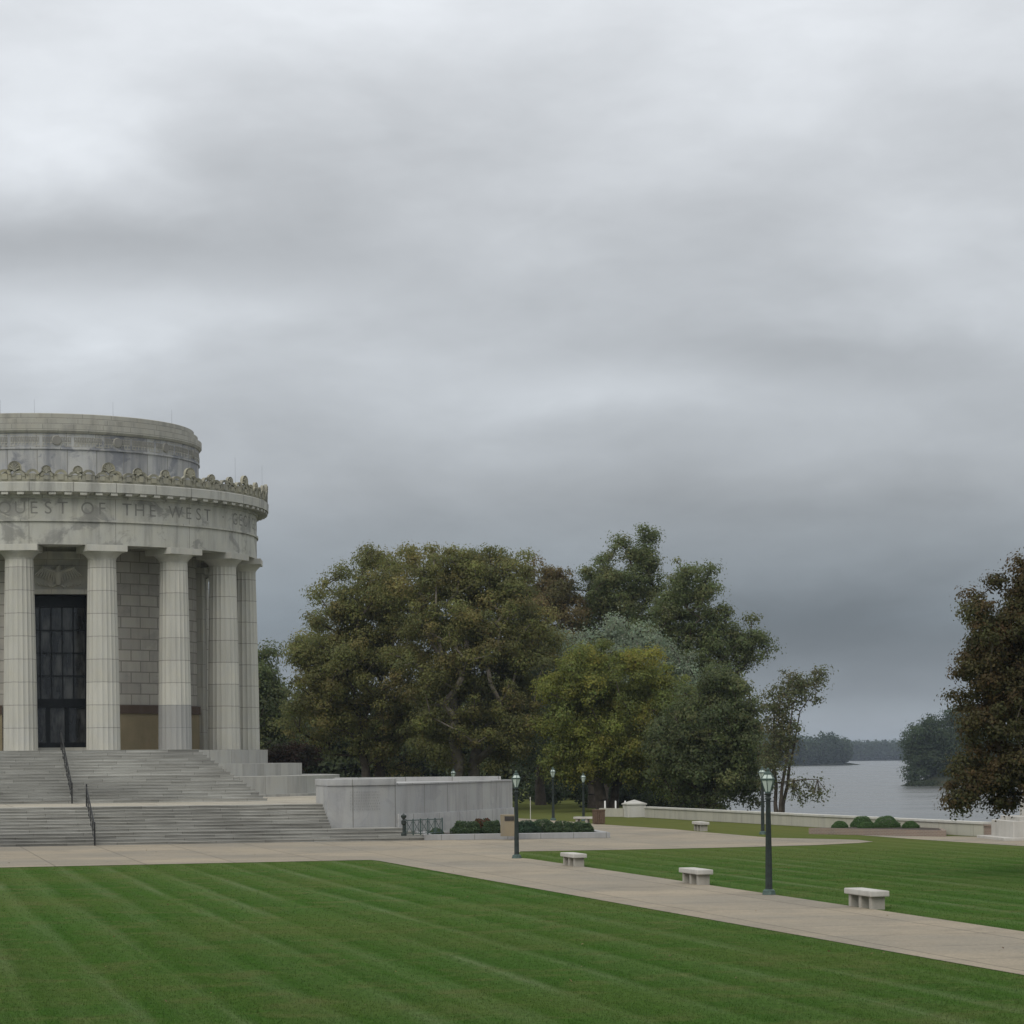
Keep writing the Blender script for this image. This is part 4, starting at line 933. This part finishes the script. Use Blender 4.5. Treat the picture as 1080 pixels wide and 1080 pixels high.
# ------------------------------------------------------------------ trees
def tree(name, label, base, lobes, nclump, nleaf, lsize, cols, trunk_r=0.3, stems=1, clump_r=1.1, bark='bark', droop=0.0, group=None, fill=0.48, first=0.3, lean=(0, 0), limb_k=1.0, flat=0.75, th=0.6, spread=1.8):
    """tapered trunk and limbs grown towards leaf clumps spread through ellipsoid lobes [(centre, (rx,ry,rz))]"""
    base = Vector(base); t = thing(name, label, 'tree', base, 0, group)
    vol = np.array([l[1][0]*l[1][1]*l[1][2] for l in lobes])**(0.75); vol /= vol.sum()
    cl = []
    for l, k_ in zip(lobes, rng.multinomial(nclump, vol)):
        d = sph(k_); r_ = rng.random(k_)**fill
        cl.append(np.array(l[0])+d*r_[:, None]*np.array(l[1]))
    cl = np.concatenate(cl)
    top = max(l[0][2]+l[1][2]*0.3 for l in lobes); cxy = np.mean([np.array(l[0]) for l in lobes], 0)
    # skeleton
    nodes = []; par = []
    for s_ in range(stems):
        ang = 2*PI*s_/max(stems, 1)+0.7; off_ = Vector((math.cos(ang), math.sin(ang), 0))*(trunk_r*1.2 if stems > 1 else 0)
        H = (top-base.z); prev = -1; nseg = 6
        tgt = Vector((cxy[0], cxy[1], 0))-Vector((base.x, base.y, 0))
        for i in range(nseg+1):
            q = i/nseg
            p = Vector((base.x, base.y, base.z-0.15))+off_*((1+q*spread) if stems > 1 else 1)+Vector((0, 0, H*q*th))+tgt*(q**1.5)*0.6+Vector((random.uniform(-1, 1), random.uniform(-1, 1), 0))*H*0.012*(i > 0)
            nodes.append(np.array(p)); par.append(prev); prev = len(nodes)-1
    ntr = len(nodes)
    order = np.argsort(np.linalg.norm(cl-np.array([base.x+0, base.y, base.z+(top-base.z)*0.35]), axis=1))
    for ci in order:
        c = cl[ci]; na = np.array(nodes)
        d = c-na; dist = np.linalg.norm(d, axis=1)
        cost = dist+1.2*np.clip(na[:, 2]-c[2]+0.3*dist, 0, None)
        cost[na[:, 2] < base.z+(top-base.z)*first*0.6] += 6
        j = int(np.argmin(cost)); L = dist[j]; nmid = max(1, int(L/1.6)); prev = j; st_ = na[j]
        for q in range(1, nmid+1):
            f_ = q/nmid; p = st_+(c-st_)*f_+np.array([0, 0, 0.12*L*math.sin(PI*f_)*(1 if droop == 0 else -0.2)])+rng.normal(scale=0.06*L/nmid, size=3)*(q < nmid)
            nodes.append(p); par.append(prev); prev = len(nodes)-1
    n = len(nodes); cnt = np.zeros(n)
    haschild = np.zeros(n, bool)
    for i in range(n):
        if par[i] >= 0: haschild[par[i]] = True
    cnt[~haschild] = 1
    for i in range(n-1, -1, -1):
        if par[i] >= 0: cnt[par[i]] += cnt[i]
    cmax = cnt.max()
    rad = np.maximum(trunk_r*(cnt/cmax)**0.52*limb_k, 0.022)
    for s_ in range(stems):
        for i in range(7):
            k2 = s_*7+i; rad[k2] = max(min(rad[k2], trunk_r), trunk_r*(1-0.75*i/6))*(1.35 if i == 0 else 1)
    mb = MB(); mt = MB()
    for i in range(n):
        if par[i] < 0: continue
        r0_ = min(rad[par[i]], rad[i]*1.5) if i >= ntr else rad[par[i]]
        (mt if i < ntr else mb).tube(nodes[par[i]], nodes[i], r0_, rad[i], 8 if i < ntr else 5, False)
    off_i = len(mt.v); mt.v += mb.v; mt.f += [tuple(a+off_i for a in q) for q in mb.f]; mt.uv += mb.uv
    o = mt.build('trunk', bark, None, 60); o.parent = t; o.matrix_parent_inverse = Matrix.Translation(-base)
    # leaves
    nl = np.maximum((nleaf/nclump*rng.uniform(0.4, 1.6, nclump)).astype(int), 4)
    cr_ = clump_r*rng.uniform(0.5, 1.3, nclump); nl = (nl*(cr_/clump_r)**1.7).astype(int)+4
    ci = np.repeat(np.arange(nclump), nl); N_ = len(ci)
    d = sph(N_); fl_ = (d[:, 2] < -0.1) & (rng.random(N_) < 0.45); d[fl_, 2] *= -1; d *= (rng.random(N_)**0.42)[:, None]; d[rng.random(N_) < 0.28] *= 1.5; d[:, 2] *= flat
    pts = cl[ci]+d*cr_[ci][:, None]
    if droop: pts[:, 2] -= droop*rng.random(N_)**1.5*cr_[ci]*1.6
    ccol = (0.6*np.array(cols)[rng.integers(0, len(cols), nclump)]+0.4*np.mean(cols, 0))*np.exp(rng.normal(scale=0.12, size=(nclump, 1)))
    lc = ccol[ci]*np.exp(rng.normal(scale=0.12, size=(N_, 1)))*np.exp(rng.normal(scale=0.05, size=(N_, 3)))
    nr = d*1.8+rng.normal(scale=0.42, size=(N_, 3))+np.array([0, 0, 0.3])
    leaf_object('crown', pts, nr, lsize*rng.uniform(0.6, 1.35, N_), lc, t, origin=tuple(base))
    return t
def lob(L, Z, k=0.85, zo=0.0):
    """lobes given as (x, y, rx, ry) seen at depth Z; thickness in depth k times the width"""
    out = []
    for q in L:
        x_, y_, rx, ry = q[:4]; dz = q[4] if len(q) > 4 else 0.0
        c = at(x_, y_, Z+dz); s_ = (Z+dz)/F
        out.append(((c.x, c.y, c.z), (rx*s_, max(rx, ry)*s_*k, ry*s_)))
    return out
OL = [(0.179, 0.193, 0.064), (0.205, 0.201, 0.069), (0.159, 0.163, 0.057), (0.242, 0.203, 0.077), (0.137, 0.156, 0.062)]
OLB = [(0.171, 0.136, 0.061), (0.152, 0.127, 0.054), (0.189, 0.142, 0.063), (0.113, 0.113, 0.051)]
GR = [(0.125, 0.158, 0.064), (0.144, 0.170, 0.066), (0.108, 0.138, 0.058), (0.169, 0.176, 0.071)]
YG = [(0.215, 0.230, 0.048), (0.178, 0.202, 0.049), (0.256, 0.235, 0.048), (0.126, 0.160, 0.048), (0.155, 0.183, 0.052)]
WI = [(0.280, 0.330, 0.232), (0.251, 0.300, 0.211), (0.220, 0.263, 0.180)]
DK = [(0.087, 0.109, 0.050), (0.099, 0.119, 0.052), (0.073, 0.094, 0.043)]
MP = [(0.100, 0.080, 0.035), (0.080, 0.086, 0.035), (0.113, 0.077, 0.036), (0.074, 0.082, 0.031), (0.104, 0.095, 0.039), (0.118, 0.076, 0.035), (0.086, 0.091, 0.038)]
def tb(x_, Z): p = at(x_, 800, Z); z = float(hgt(p.x, Z)); return (p.x, Z, z)
tree('broad_tree', 'broad olive green tree beside the rotunda, its low boughs nearest the stairs', tb(395, 202), lob([(385, 690, 78, 102), (342, 735, 44, 72), (400, 640, 52, 62), (420, 765, 60, 55), (350, 690, 40, 50)], 202), 560, 165000, 0.185, OL, 0.42, 2, 0.92)
tree('broad_tree', 'largest olive green tree, its rounded crown rising behind the terrace wall', tb(490, 196), lob([(488, 680, 84, 104), (540, 690, 48, 84), (455, 620, 56, 48), (515, 615, 52, 42), (500, 765, 80, 52)], 196), 600, 185000, 0.185, OL, 0.45, 2, 0.92, 'bark_pale')
tree('thin_tree', 'sparse brownish tree between the broad olive tree and the tall sycamore', tb(570, 214), lob([(582, 690, 46, 84), (578, 625, 34, 36), (590, 770, 46, 45)], 214), 340, 80000, 0.185, OLB, 0.36, 1, 0.85)
tree('tall_tree', 'tallest tree, open crown with a ragged leader above the grey green willow', tb(650, 215), lob([(655, 622, 46, 52), (662, 680, 62, 62), (680, 580, 16, 22), (630, 625, 26, 28)], 215), 340, 80000, 0.185, GR, 0.4, 1, 0.85)
tree('tall_tree', 'tall open tree leaning over the river, its outer boughs ragged against the sky', tb(715, 205), lob([(728, 632, 36, 46), (765, 682, 42, 40), (735, 715, 52, 60), (793, 684, 22, 24), (715, 670, 36, 50)], 205), 340, 66000, 0.185, GR, 0.38, 1, 0.82)
tree('willow', 'grey green willow behind the yellowing tree', tb(630, 200), lob([(640, 698, 76, 46), (572, 742, 38, 60), (555, 765, 22, 40), (712, 735, 28, 52), (690, 700, 42, 36)], 200, 0.6), 340, 82000, 0.19, WI, 0.36, 2, 0.9, 'bark', 0.9)
tree('maple_tree', 'yellowing green tree with a rounded crown in front of the willow', tb(640, 187), lob([(640, 755, 78, 76), (622, 718, 50, 40), (680, 728, 48, 46), (604, 788, 42, 40), (692, 795, 44, 44), (640, 800, 66, 34)], 187), 480, 135000, 0.175, YG, 0.38, 2, 0.8, 'bark')
tree('river_tree', 'dark bushy tree on the river bank, right behind the river wall', tb(745, 172), lob([(752, 785, 48, 80), (722, 800, 40, 58), (782, 780, 26, 54), (760, 735, 34, 34), (785, 826, 24, 28), (800, 838, 14, 18)], 172), 380, 82000, 0.18, DK+GR, 0.22, 4, 0.8)
tree('slender_tree', 'slender many stemmed tree with sparse leaves, leaning over the water', tb(822, 160), lob([(846, 724, 26, 28), (822, 752, 20, 34), (816, 800, 18, 36), (850, 834, 26, 15), (866, 712, 11, 12), (830, 780, 16, 30)], 160, 0.9), 200, 9500, 0.155, [(0.13, 0.14, 0.068), (0.11, 0.128, 0.058), (0.16, 0.14, 0.075), (0.095, 0.115, 0.055)], 0.13, 3, 0.6, 'bark', 0.2, first=0.4, limb_k=0.7, th=0.75, spread=5.0)
tree('dark_tree', 'dark green tree showing just beyond the last column of the rotunda', tb(268, 225), lob([(275, 700, 18, 28), (280, 745, 22, 38), (262, 770, 36, 40), (290, 790, 24, 28)], 225), 90, 30000, 0.24, DK+GR, 0.35, 1, 1.2)
tree('red_shrub_tree', 'low reddish brown tree at the foot of the dark trees beside the podium', tb(312, 190), lob([(310, 800, 32, 17), (290, 808, 18, 14)], 190), 60, 9000, 0.22, [(0.06, 0.032, 0.022), (0.05, 0.035, 0.022), (0.038, 0.04, 0.022)], 0.1, 3, 0.8)
# second row, closing the view below the crowns
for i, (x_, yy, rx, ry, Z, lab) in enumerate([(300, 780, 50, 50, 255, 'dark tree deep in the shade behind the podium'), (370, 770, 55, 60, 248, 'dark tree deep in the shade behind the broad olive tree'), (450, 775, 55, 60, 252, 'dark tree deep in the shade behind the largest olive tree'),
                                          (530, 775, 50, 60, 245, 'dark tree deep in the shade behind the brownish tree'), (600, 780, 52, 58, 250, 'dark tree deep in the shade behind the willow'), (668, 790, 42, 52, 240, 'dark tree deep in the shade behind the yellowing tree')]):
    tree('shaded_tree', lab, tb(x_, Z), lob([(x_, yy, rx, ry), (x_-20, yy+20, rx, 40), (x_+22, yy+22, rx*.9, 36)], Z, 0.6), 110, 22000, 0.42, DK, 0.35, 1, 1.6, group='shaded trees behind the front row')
# undergrowth
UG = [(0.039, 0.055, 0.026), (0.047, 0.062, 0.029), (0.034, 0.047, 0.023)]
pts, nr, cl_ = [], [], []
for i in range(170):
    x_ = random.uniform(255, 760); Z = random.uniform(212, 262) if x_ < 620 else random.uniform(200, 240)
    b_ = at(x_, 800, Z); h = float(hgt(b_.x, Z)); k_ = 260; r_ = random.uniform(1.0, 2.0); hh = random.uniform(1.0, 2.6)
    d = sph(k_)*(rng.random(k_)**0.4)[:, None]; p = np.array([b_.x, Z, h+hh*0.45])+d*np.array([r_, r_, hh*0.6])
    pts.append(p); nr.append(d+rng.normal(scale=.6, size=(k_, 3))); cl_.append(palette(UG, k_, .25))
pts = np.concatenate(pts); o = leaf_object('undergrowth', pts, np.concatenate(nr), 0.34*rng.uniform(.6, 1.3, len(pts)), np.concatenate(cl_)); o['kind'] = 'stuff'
# maple at the side
Zm = 86
tree('maple_tree', 'dark maple turning red brown, hanging over the statue and the lawn', (at(1165, 800, Zm).x, Zm, 0), lob([(1112, 622, 52, 62), (1125, 645, 66, 72), (1070, 676, 62, 72), (1054, 700, 42, 50), (1064, 757, 52, 68), (1038, 822, 42, 34), (1090, 818, 68, 38), (1014, 843, 24, 13), (1045, 720, 40, 44), (1180, 720, 100, 100, 1.5), (1170, 620, 60, 60), (1100, 640, 34, 44)], Zm, 0.9), 1150, 215000, 0.11, MP, 0.3, 1, 0.42, 'bark', first=0.35, fill=0.5)
# far trees on the river
tree('river_tree', 'green tree on the opposite bank, hanging over the water behind the maple', tb(985, 716), lob([(990, 782, 38, 34), (972, 797, 26, 29), (1000, 790, 28, 34), (990, 812, 30, 16), (962, 808, 14, 14), (1025, 780, 34, 36)], 716, 0.9), 150, 50000, 0.62, [(0.06, 0.088, 0.042), (0.07, 0.098, 0.046), (0.05, 0.074, 0.04)], 0.7, 1, 3.0)
def far_wood(pts_, h0, h1, leaf, n, cols):
    P, N__, C_ = [], [], []
    for x_, y_ in pts_:
        H = random.uniform(h0, h1); r_ = H*random.uniform(0.3, 0.45); k_ = n
        d = sph(k_)*(rng.random(k_)**0.3)[:, None]
        P.append(np.array([x_, y_, float(hgt(x_, y_))+H*0.5])+d*np.array([r_, r_, H*0.52])); N__.append(d+rng.normal(scale=.5, size=(k_, 3))+np.array([0, 0, .3]))
        C_.append(palette([random.choice(cols)], k_, .15))
    P = np.concatenate(P)
    o = leaf_object('far_wood', P, np.concatenate(N__), leaf*rng.uniform(.6, 1.4, len(P)), np.concatenate(C_)); o['kind'] = 'stuff'; return o
FW = [(0.046, 0.072, 0.034), (0.054, 0.08, 0.036), (0.04, 0.063, 0.034)]
L1 = []
for i in range(420):
    q = random.random(); x_ = random.uniform(-330, 262); y_ = 1500+q*700
    L1.append((x_, y_))
L1 = [p for p in L1 if sdist(np.array([p[0]]), np.array([p[1]]), BANK)[0] > 4]
for i in range(110):                                   # along the waterline
    q = i/109; a_, b_ = (((138, 1500), (166, 1690)), ((166, 1690), (195, 1880)), ((195, 1880), (262, 1965)), ((262, 2100), (330, 2600)))[min(int(q*4), 3)]; f_ = (q*4) % 1
    L1.append((a_[0]+(b_[0]-a_[0])*f_-8-random.random()*8, a_[1]+(b_[1]-a_[1])*f_+3))
far_wood(L1, 15, 24, 2.2, 420, FW)
L2 = [(random.uniform(300, 700), random.uniform(2995, 3200)) for i in range(170)]+[(330+i*2.0-12, 2990+6+random.random()*20) for i in range(80)]
L2 += [(345+(250-345)*q+14+random.random()*60, 2300+(1500-2300)*q) for q in np.linspace(-0.8, 1, 90)]
far_wood(L2, 17, 24, 2.6, 320, FW)
L3 = [(x_, y_) for x_, y_ in [(random.uniform(-900, -40), random.uniform(320, 620)) for i in range(160)]]
far_wood(L3, 14, 22, 1.8, 260, FW)
L4 = [(random.uniform(125, 420), random.uniform(720, 1300)) for i in range(120)]
L4 = [p for p in L4 if sdist(np.array([p[0]]), np.array([p[1]]), BANK)[0] > 5]
far_wood(L4, 13, 20, 1.5, 320, FW)
# brush spit at the waterline under the far tree
d = sph(2600)*(rng.random(2600)**0.4)[:, None]
p = at(966, 829, 705); o = leaf_object('bank_brush', np.array([p.x+3, 708, -4.8])+d*np.array([5.5, 8, 1.4]), d+rng.normal(scale=.5, size=(2600, 3)), 0.6*rng.uniform(.5, 1.3, 2600), palette(UG, 2600)); o['kind'] = 'stuff'

# ------------------------------------------------------------------ grass blades on the nearer lawns
def in_poly_np(x, y, poly): return inside(x, y, poly)
def blades(n, y0, y1, hmin, hmax, wd):
    u_ = rng.random(n*3); y = y0*(y1/y0)**u_; x = (rng.random(n*3)*2-1)*0.212*y+0.0
    keep = ~(in_poly_np(x, y, pav) | in_poly_np(x, y, fpath) | in_poly_np(x, y, pl) | (y > 118)); x, y = x[keep][:n], y[keep][:n]; n = len(x)
    h = rng.uniform(hmin, hmax, n); a_ = rng.random(n)*2*PI; w_ = wd*rng.uniform(.6, 1.4, n); ln = rng.normal(scale=0.4, size=(n, 2))*h[:, None]
    v = np.zeros((n, 3, 3)); v[:, 0, 0] = x-np.cos(a_)*w_; v[:, 0, 1] = y-np.sin(a_)*w_; v[:, 1, 0] = x+np.cos(a_)*w_; v[:, 1, 1] = y+np.sin(a_)*w_
    v[:, 2, 0] = x+ln[:, 0]; v[:, 2, 1] = y+ln[:, 1]; v[:, 2, 2] = h
    return v
bl_ = np.concatenate([blades(150000, 36, 62, 0.015, 0.035, 0.006), blades(60000, 62, 110, 0.015, 0.035, 0.010)])
n = len(bl_); me_ = bpy.data.meshes.new('grass'); me_.vertices.add(n*3); me_.vertices.foreach_set('co', bl_.astype(np.float32).ravel())
me_.loops.add(n*3); me_.loops.foreach_set('vertex_index', np.arange(n*3, dtype=np.int32)); me_.polygons.add(n); me_.polygons.foreach_set('loop_start', np.arange(0, n*3, 3, dtype=np.int32))
me_.update(calc_edges=True); me_.materials.append(MAT['blade']); o = bpy.data.objects.new('grass', me_); COL.objects.link(o); o['kind'] = 'stuff'
# fallen leaves
nf = 110; y = 42*(115/42)**rng.random(nf); x = (rng.random(nf)*2-1)*0.2*y
P = np.stack([x, y, np.full(nf, 0.05)], 1); o = leaf_object('fallen_leaves', P, np.array([0, 0, 1.0])+rng.normal(scale=.35, size=(nf, 3)), 0.075*rng.uniform(.5, 1.2, nf), palette([(0.2, 0.16, 0.06), (0.16, 0.1, 0.05), (0.22, 0.19, 0.09)], nf)); o['kind'] = 'stuff'

# ------------------------------------------------------------------ haze
m, nt = newmat('haze'); k = N(nt); pv = k.n('ShaderNodeVolumePrincipled'); oo = k.n('ShaderNodeOutputMaterial')
pv.inputs['Color'].default_value = (0.72, 0.84, 1.0, 1); pv.inputs['Density'].default_value = 0.00008; pv.inputs['Anisotropy'].default_value = 0.0
k.l(pv.outputs[0], oo.inputs['Volume'])
HAZE = True
if HAZE:
    hb = MB(); hb.prism([(-4100, -400), (4100, -400), (4100, 4600), (-4100, 4600)], -14.5, 30.0, True)
    o = hb.build('haze', m); o['kind'] = 'stuff'

# ------------------------------------------------------------------ light
SUN_EL, SUN_AZ = R_(40), R_(-152)                      # azimuth clockwise from +Y: behind the camera, to its left
sl = bpy.data.lights.new('sun', 'SUN'); sl.energy = 1.4; sl.angle = R_(35); sl.color = (1.0, 0.965, 0.91)
so = bpy.data.objects.new('sun', sl); COL.objects.link(so)
dv = Vector((math.sin(SUN_AZ)*math.cos(SUN_EL), math.cos(SUN_AZ)*math.cos(SUN_EL), math.sin(SUN_EL)))
so.rotation_euler = dv.to_track_quat('Z', 'Y').to_euler(); so.location = (0, 0, 60)

W_ = bpy.data.worlds.new('World'); S.world = W_; W_.use_nodes = True; nt = W_.node_tree; nt.nodes.clear(); k = N(nt)
sky = k.n('ShaderNodeTexSky', sky_type='NISHITA'); sky.sun_disc = False; sky.sun_elevation = SUN_EL; sky.sun_rotation = SUN_AZ; sky.dust_density = 3.0
bg1 = k.n('ShaderNodeBackground'); k.l(sky.outputs[0], bg1.inputs[0]); bg1.inputs[1].default_value = 0.08
dirv = k.n('ShaderNodeTexCoord').outputs['Generated']; sx = k.n('ShaderNodeSeparateXYZ'); k.l(dirv, sx.inputs[0])
x_, y_, z_ = sx.outputs
zz = k.math('MAXIMUM', z_, 0.0)
base = k.ramp(zz, [(0.0, 0.35), (0.02, 0.31), (0.045, 0.30), (0.075, 0.385), (0.11, 0.47), (0.15, 0.545), (0.19, 0.60), (0.23, 0.67), (0.285, 0.80), (0.45, 0.95), (0.75, 1.05)])
den = k.math('ADD', zz, 0.16)
cv = k.n('ShaderNodeCombineXYZ'); k.l(k.math('DIVIDE', x_, den), cv.inputs[0]); k.l(k.math('DIVIDE', y_, den), cv.inputs[1]); cv.inputs[2].default_value = 3.7
n1 = k.noise(k.mapping(cv.outputs[0], (1.5, 1.0, 1), (2.1, 0.4, 0)), 1.0, 5, 0.5, 0.15)
lump = k.n('ShaderNodeCombineXYZ'); k.l(k.math('MULTIPLY', x_, 10.0), lump.inputs[0]); k.l(k.math('MULTIPLY', zz, 24.0), lump.inputs[1]); k.l(k.math('MULTIPLY', y_, 2.0), lump.inputs[2])
n2 = k.noise(k.mapping(lump.outputs[0], (1, 1, 1), (3.3, 1.7, 0.4)), 1.0, 5, 0.5, 0.25)
n3 = k.noise(k.mapping(lump.outputs[0], (1, 1, 1), (9.3, 4.7, 0.4)), 3.1, 5, 0.55, 0.4)
f1 = k.ramp(n1, [(0.25, 0.94), (0.5, 1.0), (0.75, 1.06)]); f2 = k.math('MULTIPLY', k.ramp(n2, [(0.28, 0.89), (0.5, 0.99), (0.72, 1.11)]), k.ramp(n3, [(0.3, 0.97), (0.7, 1.03)]))
# the few large cloud masses, each where it hangs in the sky: tangent azimuth, elevation, widths, strength
uu = k.math('DIVIDE', x_, k.math('MAXIMUM', y_, 0.15)); ee = k.math('DIVIDE', z_, k.math('MAXIMUM', y_, 0.15)); acc = None
wob = k.math('MULTIPLY', k.math('SUBTRACT', n2, 0.5), 0.035); ew = k.math('ADD', ee, wob)
for px, py, wx, wy, s_ in [(60, 135, 150, 75, .26), (330, 20, 300, 50, .05), (320, 170, 260, 80, -.12), (80, 246, 280, 44, -.15), (60, 335, 240, 34, .24), (320, 330, 160, 30, .07), (640, 300, 330, 60, -.05), (680, 405, 150, 24, .15), (920, 380, 240, 36, -.16),
                           (1000, 60, 260, 110, .05), (1040, 300, 120, 90, .03), (560, 425, 200, 30, .09), (150, 390, 340, 50, .12), (380, 470, 260, 40, .03), (860, 545, 240, 40, -.12), (900, 655, 330, 66, -.32), (420, 560, 260, 60, -.02), (900, 768, 260, 20, .14), (560, 200, 90, 30, .03)]:
    a = k.math('MULTIPLY', k.math('SUBTRACT', uu, (px-HX)/F), F/wx); b = k.math('MULTIPLY', k.math('SUBTRACT', ew, (HY-py)/F), F/wy)
    g = k.math('MULTIPLY', k.math('POWER', 2.718, k.math('MULTIPLY', k.math('ADD', k.math('MULTIPLY', a, a), k.math('MULTIPLY', b, b)), -1.0)), s_)
    acc = g if acc is None else k.math('ADD', acc, g)
lum = k.math('MULTIPLY', k.math('MULTIPLY', k.math('MULTIPLY', base, f1), f2), k.math('ADD', k.math('MULTIPLY', acc, 1.12), 1.0))
tint = k.ramp(zz, [(0.0, (0.91, 1.0, 1.09)), (0.05, (0.86, 1.0, 1.13)), (0.10, (0.935, 1.0, 1.068)), (0.2, (0.955, 1.0, 1.052)), (0.5, (0.98, 1, 1.03))])
c = k.mix(1.0, tint, lum, 'MULTIPLY')
bg2 = k.n('ShaderNodeBackground'); k.l(c, bg2.inputs[0]); bg2.inputs[1].default_value = 1.0
mx = k.n('ShaderNodeMixShader'); mx.inputs[0].default_value = 0.95; k.l(bg1.outputs[0], mx.inputs[1]); k.l(bg2.outputs[0], mx.inputs[2])
ow = k.n('ShaderNodeOutputWorld'); k.l(mx.outputs[0], ow.inputs[0])

S.view_settings.view_transform = 'Standard'; S.view_settings.look = 'None'; S.view_settings.exposure = 0.0; S.view_settings.gamma = 1.0
S.render.engine = 'CYCLES'; S.cycles.max_bounces = 8; S.cycles.diffuse_bounces = 5; S.cycles.transparent_max_bounces = 8; S.cycles.volume_bounces = 0
S.cycles.use_denoising = True
